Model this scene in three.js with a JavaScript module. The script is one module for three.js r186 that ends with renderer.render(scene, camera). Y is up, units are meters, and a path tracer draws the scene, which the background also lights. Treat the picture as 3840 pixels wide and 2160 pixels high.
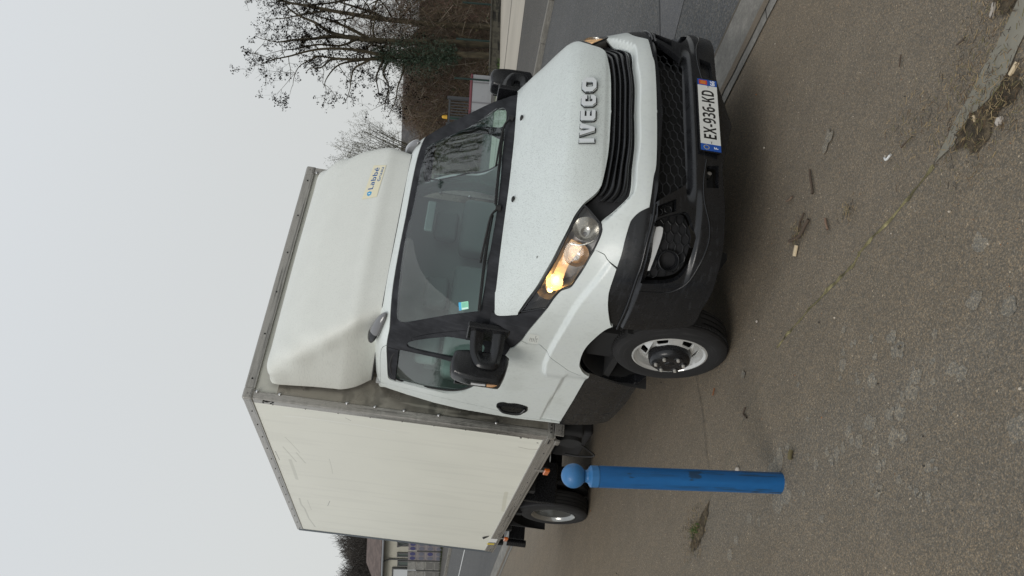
import * as THREE from 'three';
import { mergeGeometries, mergeVertices, toCreasedNormals } from 'three/addons/utils/BufferGeometryUtils.js';
import { RoundedBoxGeometry } from 'three/addons/geometries/RoundedBoxGeometry.js';

// ---------------------------------------------------------------- camera, sky, sun, exposure
const V3 = THREE.Vector3;
const scene = new THREE.Scene();
// The lorry stands on a forecourt that falls towards the road. All positions below are measured in the
// lorry's own frame (x forward, y up from its wheels, z to its right; origin under the front axle);
// QT turns that frame into the level world.
const UPT = new V3(-0.0365, 0.9961, 0.0803).normalize();
const QT = new THREE.Quaternion().setFromUnitVectors(UPT, new V3(0, 1, 0));
const W = (x, y, z) => (x.isVector3 ? x.clone() : new V3(x, y, z)).applyQuaternion(QT);
const EYE = new V3(3.99262, 1.66599, 3.02297);
const FWD = new V3(-0.85554338, -0.07771663, -0.51186487);
const RGT = new V3(0.49842562, 0.14382864, -0.85491825);
const UPV = new V3(-0.14006219, 0.98654622, 0.08431568);
const FOC = 2904.298;
const camera = new THREE.PerspectiveCamera(2 * Math.atan(1080 / FOC) * 180 / Math.PI, 16 / 9, 0.05, 600);
camera.position.copy(W(EYE));
camera.up.copy(W(RGT));                      // the photograph was taken with the phone on its side
camera.lookAt(W(EYE.clone().add(FWD)));
scene.add(camera);

{ // overcast sky
  const w = 256, h = 128, d = new Float32Array(w * h * 4);
  for (let j = 0; j < h; j++) for (let i = 0; i < w; i++) {
    const el = (j + 0.5) / h * Math.PI - Math.PI / 2, az = (i + 0.5) / w * 2 * Math.PI, k = (j * w + i) * 4;
    const s = Math.max(0, Math.sin(el));
    const cl = 1 + 0.02 * Math.sin(az * 2 + 1.3) * Math.cos(el) + 0.015 * Math.sin(az * 5 + el * 7);
    const b = Math.min(1, s * 1.5);
    d[k] = (0.635 + 0.060 * b) * cl; d[k + 1] = (0.650 + 0.082 * b) * cl; d[k + 2] = (0.632 + 0.145 * b) * cl; d[k + 3] = 1;
    if (el < 0) { d[k] *= 0.5; d[k + 1] *= 0.5; d[k + 2] *= 0.5; }
  }
  const t = new THREE.DataTexture(d, w, h, THREE.RGBAFormat, THREE.FloatType);
  t.mapping = THREE.EquirectangularReflectionMapping; t.magFilter = t.minFilter = THREE.LinearFilter; t.colorSpace = THREE.LinearSRGBColorSpace; t.needsUpdate = true;
  scene.background = t; scene.environment = t;
}
const sun = new THREE.DirectionalLight(0xfffaf3, 1.15);
sun.position.set(7, 11.5, 14); sun.target.position.set(-1, 0, 0);
sun.castShadow = true; sun.shadow.radius = 48; sun.shadow.mapSize.set(2048, 2048);
Object.assign(sun.shadow.camera, { left: -14, right: 14, top: 14, bottom: -14, near: 1, far: 60 });
scene.add(sun, sun.target);
const renderer = new THREE.WebGLRenderer({ antialias: true });
renderer.toneMapping = THREE.LinearToneMapping; renderer.toneMappingExposure = 1.0;
renderer.shadowMap.enabled = true; renderer.shadowMap.type = THREE.PCFSoftShadowMap;

// ---------------------------------------------------------------- helpers
let seed = 12345;
const R = () => { seed = (seed + 0x6D2B79F5) | 0; let t = Math.imul(seed ^ (seed >>> 15), 1 | seed); t = (t + Math.imul(t ^ (t >>> 7), 61 | t)) ^ t; return ((t ^ (t >>> 14)) >>> 0) / 4294967296; };
const rr = (a, b) => a + (b - a) * R();
const hash = (x, y) => { let h = Math.imul(x | 0, 374761393) + Math.imul(y | 0, 668265263); h = Math.imul(h ^ (h >>> 13), 1274126177); return ((h ^ (h >>> 16)) >>> 0) / 4294967296; };
function noise(x, y, p = 0) {
  const xi = Math.floor(x), yi = Math.floor(y), fx = x - xi, fy = y - yi, u = fx * fx * (3 - 2 * fx), v = fy * fy * (3 - 2 * fy);
  const m = p ? (a) => ((a % p) + p) % p : (a) => a;
  const a = hash(m(xi), m(yi)), b = hash(m(xi + 1), m(yi)), c = hash(m(xi), m(yi + 1)), d = hash(m(xi + 1), m(yi + 1));
  return a + (b - a) * u + (c - a) * v + (a - b - c + d) * u * v;
}
const fbm = (x, y, o = 4, p = 0) => { let s = 0, a = 0.5, f = 1; for (let i = 0; i < o; i++) { s += a * noise(x * f + (p ? 0 : i * 17.3), y * f + (p ? 0 : i * 9.1), p ? p * f : 0); a *= 0.5; f *= 2; } return s / (1 - Math.pow(0.5, o)); };
const sstep = (a, b, x) => { const t = Math.min(1, Math.max(0, (x - a) / (b - a))); return t * t * (3 - 2 * t); };
const lerp = (a, b, t) => a + (b - a) * t;

function tex(n, fn, srgb = true, rep = [1, 1], m = n) {
  const d = new Uint8Array(n * m * 4);
  for (let j = 0; j < m; j++) for (let i = 0; i < n; i++) {
    const c = fn(i / n, j / m, i, j), k = (j * n + i) * 4;
    d[k] = Math.max(0, Math.min(255, c[0])); d[k + 1] = Math.max(0, Math.min(255, c[1])); d[k + 2] = Math.max(0, Math.min(255, c[2])); d[k + 3] = 255;
  }
  const t = new THREE.DataTexture(d, n, m); t.wrapS = t.wrapT = THREE.RepeatWrapping; t.magFilter = THREE.LinearFilter; t.minFilter = THREE.LinearMipmapLinearFilter; t.generateMipmaps = true;
  if (srgb) t.colorSpace = THREE.SRGBColorSpace; t.repeat.set(...rep); t.needsUpdate = true; return t;
}
function canvasTex(w, h, draw) {
  const c = document.createElement('canvas'); c.width = w; c.height = h; draw(c.getContext('2d'), w, h);
  const t = new THREE.CanvasTexture(c); t.colorSpace = THREE.SRGBColorSpace; t.anisotropy = 8; return t;
}
const lin = (r, g, b) => new THREE.Color().setRGB(r, g, b);
const std = (c, rough = 0.6, o = {}) => new THREE.MeshStandardMaterial({ color: c.isColor ? c : new THREE.Color(c), roughness: rough, ...o });
const phy = (c, rough = 0.4, o = {}) => new THREE.MeshPhysicalMaterial({ color: c.isColor ? c : new THREE.Color(c), roughness: rough, ...o });

const used = {};
function numbered(n) { used[n] = (used[n] || 0) + 1; return used[n] === 1 ? n : n + '_' + String(used[n] - 1).padStart(3, '0'); }
function tag(o, label, category, group) { o.userData.label = label; o.userData.category = category; if (group) o.userData.group = group; return o; }
function thing(name, label, category, pos = [0, 0, 0], group) {
  const g = new THREE.Group(); g.name = numbered(name); scene.add(g); g.position.copy(W(...pos)); return tag(g, label, category, group);
}
function struct(name, geo, m) { const o = new THREE.Mesh(geo, m); o.name = numbered(name); o.userData.kind = 'structure'; scene.add(o); return o; }
function part(name, geo, m, parent) { const o = new THREE.Mesh(Array.isArray(geo) ? merge(geo) : geo, m); o.name = name; parent.add(o); return o; }
function solo(name, geo, m, label, category, group) { const o = new THREE.Mesh(Array.isArray(geo) ? merge(geo) : geo, m); o.name = numbered(name); scene.add(o); return tag(o, label, category, group); }
function clean(g) {
  let o = g.index ? g.toNonIndexed() : g;
  if (!o.attributes.normal) o.computeVertexNormals();
  if (!o.attributes.uv) o.setAttribute('uv', new THREE.BufferAttribute(new Float32Array(o.attributes.position.count * 2), 2));
  for (const k of Object.keys(o.attributes)) if (!['position', 'normal', 'uv'].includes(k)) o.deleteAttribute(k);
  return o;
}
const merge = (a) => mergeGeometries(a.map(clean));
const box = (x0, x1, y0, y1, z0, z1, r = 0) => {
  const w = x1 - x0, h = y1 - y0, d = z1 - z0;
  const g = r ? new RoundedBoxGeometry(w, h, d, 2, Math.min(r, w / 2.01, h / 2.01, d / 2.01)) : new THREE.BoxGeometry(w, h, d);
  return g.translate((x0 + x1) / 2, (y0 + y1) / 2, (z0 + z1) / 2);
};
function bar(a, b, r, r2 = r, n = 8) {           // a round bar between two points
  a = Array.isArray(a) ? new V3(...a) : a; b = Array.isArray(b) ? new V3(...b) : b;
  const d = b.clone().sub(a), g = new THREE.CylinderGeometry(r2, r, d.length(), n);
  g.applyQuaternion(new THREE.Quaternion().setFromUnitVectors(new V3(0, 1, 0), d.clone().normalize()));
  return g.translate(...a.clone().add(b).multiplyScalar(0.5).toArray());
}
function tube(pts, r, n = 6, seg = 0, closed = false) {
  return new THREE.TubeGeometry(new THREE.CatmullRomCurve3(pts.map(p => Array.isArray(p) ? new V3(...p) : p), closed), seg || pts.length * 6, r, n, closed);
}
function mirrorZ(g0) {
  const g = clean(g0.clone()), p = g.attributes.position, n = g.attributes.normal, u = g.attributes.uv;
  for (let i = 0; i < p.count; i++) { p.setZ(i, -p.getZ(i)); n.setZ(i, -n.getZ(i)); }
  const sw = (at, s) => { for (let i = 0; i < p.count; i += 3) for (let k = 0; k < s; k++) { const a = at.array, t = a[(i + 1) * s + k]; a[(i + 1) * s + k] = a[(i + 2) * s + k]; a[(i + 2) * s + k] = t; } };
  sw(p, 3); sw(n, 3); sw(u, 2); return g;
}
function crom(pts, per = 6) {                    // smooth polyline through 2-D points, ends kept
  if (pts.length < 3) return pts.slice();
  const out = [];
  for (let i = 0; i < pts.length - 1; i++) {
    const p0 = pts[Math.max(0, i - 1)], p1 = pts[i], p2 = pts[i + 1], p3 = pts[Math.min(pts.length - 1, i + 2)];
    for (let k = 0; k < per; k++) { const t = k / per, t2 = t * t, t3 = t2 * t;
      out.push(p1.map((_, c) => 0.5 * (2 * p1[c] + (p2[c] - p0[c]) * t + (2 * p0[c] - 5 * p1[c] + 4 * p2[c] - p3[c]) * t2 + (3 * p1[c] - p0[c] - 3 * p2[c] + p3[c]) * t3))); }
  }
  out.push(pts[pts.length - 1].slice()); return out;
}
// skin through rows of 3-D points
function loft(rows, nu = 40, nv = 30, smoothV = true) {
  const rs = rows.map(r => { const c = new THREE.CatmullRomCurve3(r.map(p => new V3(...p)), false, 'centripetal'); return c.getSpacedPoints(nu); });
  const pos = [], uv = [], idx = [];
  const cols = []; for (let i = 0; i <= nu; i++) cols.push(new THREE.CatmullRomCurve3(rs.map(r => r[i]), false, 'centripetal').getPoints(nv));
  for (let j = 0; j <= nv; j++) for (let i = 0; i <= nu; i++) { const p = cols[i][j]; pos.push(p.x, p.y, p.z); uv.push(p.z, p.y); }
  for (let j = 0; j < nv; j++) for (let i = 0; i < nu; i++) { const a = j * (nu + 1) + i, b = a + 1, c = a + nu + 1, d = c + 1; idx.push(a, b, d, a, d, c); }
  const g = new THREE.BufferGeometry(); g.setAttribute('position', new THREE.Float32BufferAttribute(pos, 3)); g.setAttribute('uv', new THREE.Float32BufferAttribute(uv, 2)); g.setIndex(idx); g.computeVertexNormals(); return g;
}
// photograph pixel -> direction in the lorry's frame; depth then comes from the plane or surface the thing lies on
const ray = (px, py) => new V3().addScaledVector(FWD, FOC).addScaledVector(RGT, 1080 - py).addScaledVector(UPV, 1920 - px).normalize();
const onX = (p, v) => { const d = ray(...p), t = (v - EYE.x) / d.x; return EYE.clone().addScaledVector(d, t); };
const onY = (p, v) => { const d = ray(...p), t = (v - EYE.y) / d.y; return EYE.clone().addScaledVector(d, t); };
const onZ = (p, v) => { const d = ray(...p), t = (v - EYE.z) / d.z; return EYE.clone().addScaledVector(d, t); };
const atDepth = (p, dep) => { const d = ray(...p); return EYE.clone().addScaledVector(d, dep / d.dot(FWD)); };
const zm = (ox, oy, s) => (...pts) => pts.map(([a, b]) => [ox + s * a, oy + s * b]);
const Z1 = zm(2000, 0, .6902), Z2 = zm(1850, 650, .7246), Z3 = zm(1350, 250, .7593), Z4 = zm(850, 550, .6899), Q4 = zm(2000, 80, .3727), Z5 = zm(1900, 650, .4139),
  Z6 = zm(2250, 600, .4139), B2 = zm(1400, 1100, .4142), C3 = zm(2100, 1150, .345), D3 = zm(1750, 1500, .4141), A1 = zm(880, 1400, .5245), G4 = zm(2700, 0, .69), G5 = zm(2400, 1000, .8005);

// clip a polygon (list of [a,b]) into grid cells and triangulate: returns cells' triangles as [a,b] triples
function clipHalf(poly, ax, v, keepGreater) {
  const out = [], n = poly.length, ins = (p) => keepGreater ? p[ax] >= v : p[ax] <= v;
  for (let i = 0; i < n; i++) { const p = poly[i], q = poly[(i + 1) % n], a = ins(p), b = ins(q);
    if (a) out.push(p);
    if (a !== b) { const t = (v - p[ax]) / (q[ax] - p[ax]), o = 1 - ax, r = []; r[ax] = v; r[o] = p[o] + (q[o] - p[o]) * t; out.push(r); } }
  return out;
}
function gridTris(poly, da, db) {
  let a0 = 1e9, a1 = -1e9; for (const p of poly) { a0 = Math.min(a0, p[0]); a1 = Math.max(a1, p[0]); }
  const tris = [];
  for (let i = Math.floor(a0 / da); i * da < a1; i++) {
    let col = clipHalf(clipHalf(poly, 0, i * da, true), 0, (i + 1) * da, false); if (col.length < 3) continue;
    let b0 = 1e9, b1 = -1e9; for (const p of col) { b0 = Math.min(b0, p[1]); b1 = Math.max(b1, p[1]); }
    for (let j = Math.floor(b0 / db); j * db < b1; j++) {
      let c = clipHalf(clipHalf(col, 1, j * db, true), 1, (j + 1) * db, false);
      const v = []; for (const p of c) { const l = v[v.length - 1]; if (!l || Math.abs(l[0] - p[0]) + Math.abs(l[1] - p[1]) > 1e-7) v.push(p); }
      if (v.length < 3) continue;
      for (const f of THREE.ShapeUtils.triangulateShape(v.map(p => new THREE.Vector2(p[0], p[1])), [])) {
        const [p, q, r] = f.map(k => v[k]); const ar = (q[0] - p[0]) * (r[1] - p[1]) - (r[0] - p[0]) * (q[1] - p[1]);
        if (Math.abs(ar) > 1e-9) tris.push(ar > 0 ? [p, q, r] : [p, r, q]);
      }
    }
  }
  return tris;
}

// ---------------------------------------------------------------- ground
const KR = 0.06, ZK = -1.4;                      // road plane seen from the lorry's frame
const gy = (x, z) => KR * Math.max(0, ZK - z);
function onGround(p) {
  const d = ray(...p); let t = -EYE.y / d.y, P = EYE.clone().addScaledVector(d, t);
  if (t > 0 && P.z > ZK) return P;
  t = (KR * (ZK - EYE.z) - EYE.y) / (d.y + KR * d.z); return EYE.clone().addScaledVector(d, t);
}
const lut = (tab) => (x) => { if (x >= tab[0][0]) return tab[0][1]; for (let i = 1; i < tab.length; i++) if (x >= tab[i][0]) return lerp(tab[i - 1][1], tab[i][1], sstep(0, 1, (tab[i - 1][0] - x) / (tab[i - 1][0] - tab[i][0])) * 0.15 + 0.85 * (tab[i - 1][0] - x) / (tab[i - 1][0] - tab[i][0])); return tab[tab.length - 1][1]; };
const zGut = lut([[40, -1.3], [1, -1.04], [-3, -.86], [-9.6, -.06], [-11.5, .19], [-30, 3.2], [-70, 11], [-140, 24]]);
const zFar = lut([[40, -11.5], [-4, -9.75], [-7.2, -9.38], [-28, -3.7], [-31, -2.95], [-70, 6.5], [-140, 20]]);
// sheet between two lines z = f(x), following the ground
function sheetGeo(xs, z0, z1, nz, off, uvs = 1, col) {
  const pos = [], uv = [], idx = [], cc = [];
  xs.forEach((x, i) => { for (let j = 0; j <= nz; j++) { const a = z0(x), b = z1(x), z = lerp(a, b, j / nz); const y = gy(x, z) + off; pos.push(x, y, z); uv.push(x * uvs, z * uvs); if (col) cc.push(...col(x, z)); } });
  for (let i = 0; i < xs.length - 1; i++) for (let j = 0; j < nz; j++) { const a = i * (nz + 1) + j, b = a + 1, c = a + nz + 1, d = c + 1; idx.push(a, b, d, a, d, c); }
  const g = new THREE.BufferGeometry(); g.setAttribute('position', new THREE.Float32BufferAttribute(pos, 3)); g.setAttribute('uv', new THREE.Float32BufferAttribute(uv, 2));
  if (col) g.setAttribute('color', new THREE.Float32BufferAttribute(cc, 3));
  g.setIndex(idx); g.applyQuaternion(QT); g.computeVertexNormals(); return g;
}
const range = (a, b, n) => Array.from({ length: n + 1 }, (_, i) => lerp(a, b, i / n));
// polygon on the ground (list of [x,z]) as a fine sheet
function groundPoly(poly, cell, off, col, uvs = 1) {
  const tr = gridTris(poly, cell, cell), pos = [], uv = [], cc = [];
  for (const t of tr) for (const k of [0, 2, 1]) { const p = t[k]; const y = gy(p[0], p[1]) + (typeof off === 'function' ? off(p[0], p[1]) : off); pos.push(p[0], y, p[1]); uv.push(p[0] * uvs, p[1] * uvs); if (col) cc.push(...col(p[0], p[1])); }
  let g = new THREE.BufferGeometry(); g.setAttribute('position', new THREE.Float32BufferAttribute(pos, 3)); g.setAttribute('uv', new THREE.Float32BufferAttribute(uv, 2));
  if (col) g.setAttribute('color', new THREE.Float32BufferAttribute(cc, 3));
  g.applyQuaternion(QT); g = mergeVertices(g, 1e-4); g.computeVertexNormals(); return g;
}
// asphalt: stones in a binder, worn light on top, dark pits between
function asphaltTex(n, cells, base, stone, pit, tint, seedK) {
  // jittered cells: each stone has its own grey
  const h = new Float32Array(n * n), id = new Float32Array(n * n), cs = n / cells;
  for (let j = 0; j < n; j++) for (let i = 0; i < n; i++) {
    const ci = Math.floor(i / cs), cj = Math.floor(j / cs); let best = 9, second = 9, bid = 0;
    for (let a = -1; a <= 1; a++) for (let b = -1; b <= 1; b++) {
      const qi = (ci + a + cells) % cells, qj = (cj + b + cells) % cells;
      const x = (ci + a + 0.5 + (hash(qi + seedK, qj) - 0.5) * 0.95) * cs, y = (cj + b + 0.5 + (hash(qi, qj + seedK) - 0.5) * 0.95) * cs;
      const d = Math.hypot(x - i, y - j) / cs; if (d < best) { second = best; best = d; bid = hash(qi * 3 + seedK, qj * 7 + 5); } else if (d < second) second = d; }
    h[j * n + i] = Math.min(1, (second - best) * 2.2); id[j * n + i] = bid;
  }
  const col = tex(n, (u, v, i, j) => {
    const e = h[j * n + i], b = id[j * n + i], f = fbm(u * 8, v * 8, 4, 8), g = noise(u * n / 3.1, v * n / 3.1), g2 = noise(u * n / 6 + 40, v * n / 6), w0 = hash(i * 7 + 3, j * 13 + 1);
    // binder and dust mottled at several sizes, with stones showing through here and there
    const m = .55 * g + .45 * g2; let c = lerp(pit, base, sstep(.22, .62, m)); c = lerp(c, stone, sstep(.62, .85, m) * .9);
    c = lerp(c, b > .5 ? stone * (.75 + .4 * b) : pit * .95, Math.min(1, e * 1.2) * (hash(Math.round(b * 9999), 3) > .55 ? .55 : .12)); c *= (.955 + .08 * f) * (.88 + .24 * w0);
    if (b > .996) c *= 1.25;
    const t = sstep(.35, .75, m); return [c * lerp(.99, tint[0], t), c, c * lerp(1.0, tint[2], t)];
  });
  const bump = tex(n, (u, v, i, j) => { const e = h[j * n + i], b = id[j * n + i], g = noise(u * n / 3.1, v * n / 3.1); const c = 50 + 90 * g + 90 * Math.min(1, e * 1.6) * b; return [c, c, c]; }, false);
  return { col, bump };
}

const asphN = asphaltTex(1024, 130, 118, 146, 94, [1.05, 1.0, 0.92], 3);

const withRep = (t, r) => { const c = t.clone(); c.repeat.set(r, r); c.needsUpdate = true; return c; };
const asph = (tint, rep, o = {}) => new THREE.MeshStandardMaterial({ color: tint, map: withRep(asphN.col, rep), bumpMap: withRep(asphN.bump, rep), bumpScale: 0.004, roughness: 0.92, ...o });
const dust = (x, z) => { const a = fbm(x * 0.9 + 3, z * 0.9, 4), b = fbm(x * 5, z * 5 + 7, 3), c = fbm(x * 0.25 + 9, z * 2.2, 3); const k = 0.93 + 0.10 * a + 0.06 * b; const t = sstep(0.45, 0.65, c) * 0.5 + 0.2 * a; return [k * (1 + 0.06 * t), k, k * (1 - 0.09 * t)]; };

// base terrain to the horizon
{
  const xs = [-260, -140, -90, -60, -40, -25, -12, 0, 10, 25, 60, 160];
  struct('terrain', sheetGeo(xs, () => -200, () => 160, 40, -0.05, 0.3), asph(lin(0.36, 0.34, 0.30), 1));
}
const xsRoad = range(22, -3, 50).concat(range(-3.5, -140, 110));
// road between the gutter and the far kerb
struct('road', sheetGeo(xsRoad, x => zFar(x), x => zGut(x) - 0.42, 40, 0, 1, (x, z) => { const a = fbm(x * 0.4, z * 1.2 + 3, 4), k = 0.78 + 0.36 * a; return [k * 0.97, k, k * 1.04]; }), asph(lin(0.52, 0.52, 0.525), 0.5, { vertexColors: true }));
// smooth concrete gutter, a joint every few metres
{
  const conc = new THREE.MeshStandardMaterial({ color: lin(0.31, 0.30, 0.28), roughness: 0.85, map: tex(512, (u, v) => { const f = fbm(u * 10, v * 10, 5, 10), g = fbm(u * 80, v * 80, 2, 80); const c = 170 + 70 * f + 40 * (g - 0.5); return [c, c * 0.99, c * 0.965]; }), vertexColors: true });
  const cc = (x, z) => { const k = 0.85 + 0.3 * fbm(x * 0.8, z * 3, 4); return [k, k, k]; };
  const gut = new THREE.Group(); gut.name = 'gutter'; gut.userData.kind = 'structure'; scene.add(gut);
  let xa = 12; let n = 0;
  while (xa > -60) { const xb = xa - 2.0; const g = sheetGeo(range(xa - 0.006, xb + 0.006, 8), x => zGut(x) - 0.415, x => zGut(x) - 0.015, 4, 0.012, 1, cc); part('gutter_slab', g, conc, gut); xa = xb; n++; }
  const gut2 = new THREE.Group(); gut2.name = 'edging_strip'; gut2.userData.kind = 'structure'; scene.add(gut2);
  xa = 12;
  while (xa > -60) { const xb = xa - 1.0; part('edging_slab', sheetGeo(range(xa - 0.004, xb + 0.004, 4), x => zGut(x) + 0.02, x => zGut(x) + 0.13, 2, 0.009, 1, cc), conc, gut2); xa = xb; }
  // far kerb stones
  const kerb = new THREE.Group(); kerb.name = 'far_kerb'; kerb.userData.kind = 'structure'; scene.add(kerb);
  const kp = [];
  for (let x = 10; x > -60; x -= 1.0) {
    const x2 = x - 0.99, za = zFar(x), zb = zFar(x2);
    const d = new V3(x2 - x, 0, zb - za), L = d.length(), g = new RoundedBoxGeometry(L, 0.18, 0.16, 2, 0.02);
    g.rotateY(Math.atan2(-d.z, d.x)); g.translate((x + x2) / 2, gy(x, za) + 0.02, (za + zb) / 2 - 0.08); g.applyQuaternion(QT);
    part('kerb_stone', g, conc, kerb);
  }
  // dark line where the road meets the gutter, sand collected in the joint
  const joint = sheetGeo(xsRoad, x => zGut(x) - 0.45 - 0.012 * noise(x * 9, 1), x => zGut(x) - 0.40, 1, 0.006);
  struct('gutter_joint', joint, std(lin(0.10, 0.085, 0.065), 1));
  const sand = sheetGeo(range(12, -60, 500), x => zGut(x) - 0.03 - 0.02 * noise(x * 7, 4), x => zGut(x) + 0.03 + 0.03 * noise(x * 6, 9), 2, 0.015);
  struct('sand_line', sand, std(lin(0.16, 0.13, 0.095), 1, { bumpMap: withRep(asphN.bump, 1), bumpScale: 0.006 }));
  // patched trench across the road and its tar seam
  const pP = [[2567, 0], [2536, 122]].map(onGround), jP = [[2476, 0], [2478, 113]].map(onGround);
  const dirv = new V3().subVectors(pP[0], pP[1]).setY(0).normalize(), dj = new V3().subVectors(jP[0], jP[1]).setY(0).normalize();
  const q = (P, d, s) => [P.x + d.x * s, P.z + d.z * s];
  struct('road_patch', groundPoly([q(pP[1], dirv, -0.6), q(pP[1], dirv, 5), q(jP[1], dj, 5), q(jP[1], dj, -1)], 0.3, 0.004, (x, z) => { const k = 0.8 + 0.3 * fbm(x * 3, z * 3, 3); return [k, k, k * 1.03]; }), asph(lin(0.50, 0.51, 0.54), 0.8, { vertexColors: true, roughness: 0.6 }));
  struct('tar_seam', groundPoly([q(jP[1], dj, -1), q(jP[1], dj, 5), [jP[1].x + dj.x * 5 - 0.03, jP[1].z + dj.z * 5 - 0.02], [jP[1].x - dj.x - 0.03, jP[1].z - dj.z - 0.02]], 0.3, 0.008), std(lin(0.03, 0.03, 0.03), 0.6));
  // white painted line on the road behind
  const wl = [[1742, 2059], [1719, 2160]].map(onGround), wd = new V3().subVectors(wl[1], wl[0]).setY(0).normalize();
  struct('road_line', groundPoly([q(wl[0], wd, -1), q(wl[0], wd, 30), [q(wl[0], wd, 30)[0], q(wl[0], wd, 30)[1] + 0.14], [q(wl[0], wd, -1)[0], q(wl[0], wd, -1)[1] + 0.14]], 1, 0.006), std(lin(0.55, 0.55, 0.53), 0.8));
  // far side: dark pavement, pale concrete apron with a joint
  struct('far_pavement', sheetGeo(xsRoad, x => zFar(x) - 30, x => zFar(x) - 0.15, 50, 0.05, 1, (x, z) => { const k = 0.75 + 0.4 * fbm(x * 0.5, z * 0.5, 4); return [k, k * 0.99, k * 0.97]; }), asph(lin(0.46, 0.45, 0.44), 0.5, { vertexColors: true }));
  const fw = [[1977.8, 0], [1941, 287]].map(onGround), wb = [[1886.5, 0], [1878, 261]].map(onGround), ck = [[1925.7, 0], [1895, 282.6]].map(onGround);
  const df = new V3().subVectors(fw[0], fw[1]).setY(0).normalize(), dw = new V3().subVectors(wb[0], wb[1]).setY(0).normalize();
  struct('concrete_apron', groundPoly([q(fw[1], df, 12), q(fw[1], df, -4), [fw[1].x - 9, fw[1].z - 3.5], [wb[1].x - 3, wb[1].z + 4], [wb[1].x - 0.6, wb[1].z], q(wb[0], dw, 3), q(wb[0], dw, 7)], 0.5, 0.058,
    (x, z) => { const k = 0.8 + 0.4 * fbm(x * 0.7, z * 0.7, 4); return [k, k * 0.985, k * 0.95]; }), new THREE.MeshStandardMaterial({ color: lin(0.40, 0.37, 0.32), roughness: 0.9, vertexColors: true }));
  const dc = new V3().subVectors(ck[0], ck[1]).setY(0).normalize();
  struct('apron_joint', groundPoly([q(ck[1], dc, -6), q(ck[1], dc, 9), [q(ck[1], dc, 9)[0] + 0.09, q(ck[1], dc, 9)[1] + 0.09], [q(ck[1], dc, -6)[0] + 0.09, q(ck[1], dc, -6)[1] + 0.09]], 1, 0.064), std(lin(0.05, 0.05, 0.045), 1));
}

// forecourt: older brown asphalt next to the gutter ...
struct('forecourt', groundPoly([[8, zGut(8) + 0.12], ...range(7.5, -60, 135).map(x => [x, zGut(x) + 0.12]), [-60, 22], [8, 22]], 0.3, 0.002, (x, z) => { const d = dust(x, z); return [d[0] * 1.02, d[1] * 0.98, d[2] * 0.93]; }), asph(lin(0.95, 0.85, 0.71), 1.3, { vertexColors: true }));
// ... and the newer grey lane where the bollard stands, beyond a sandy crack

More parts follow.
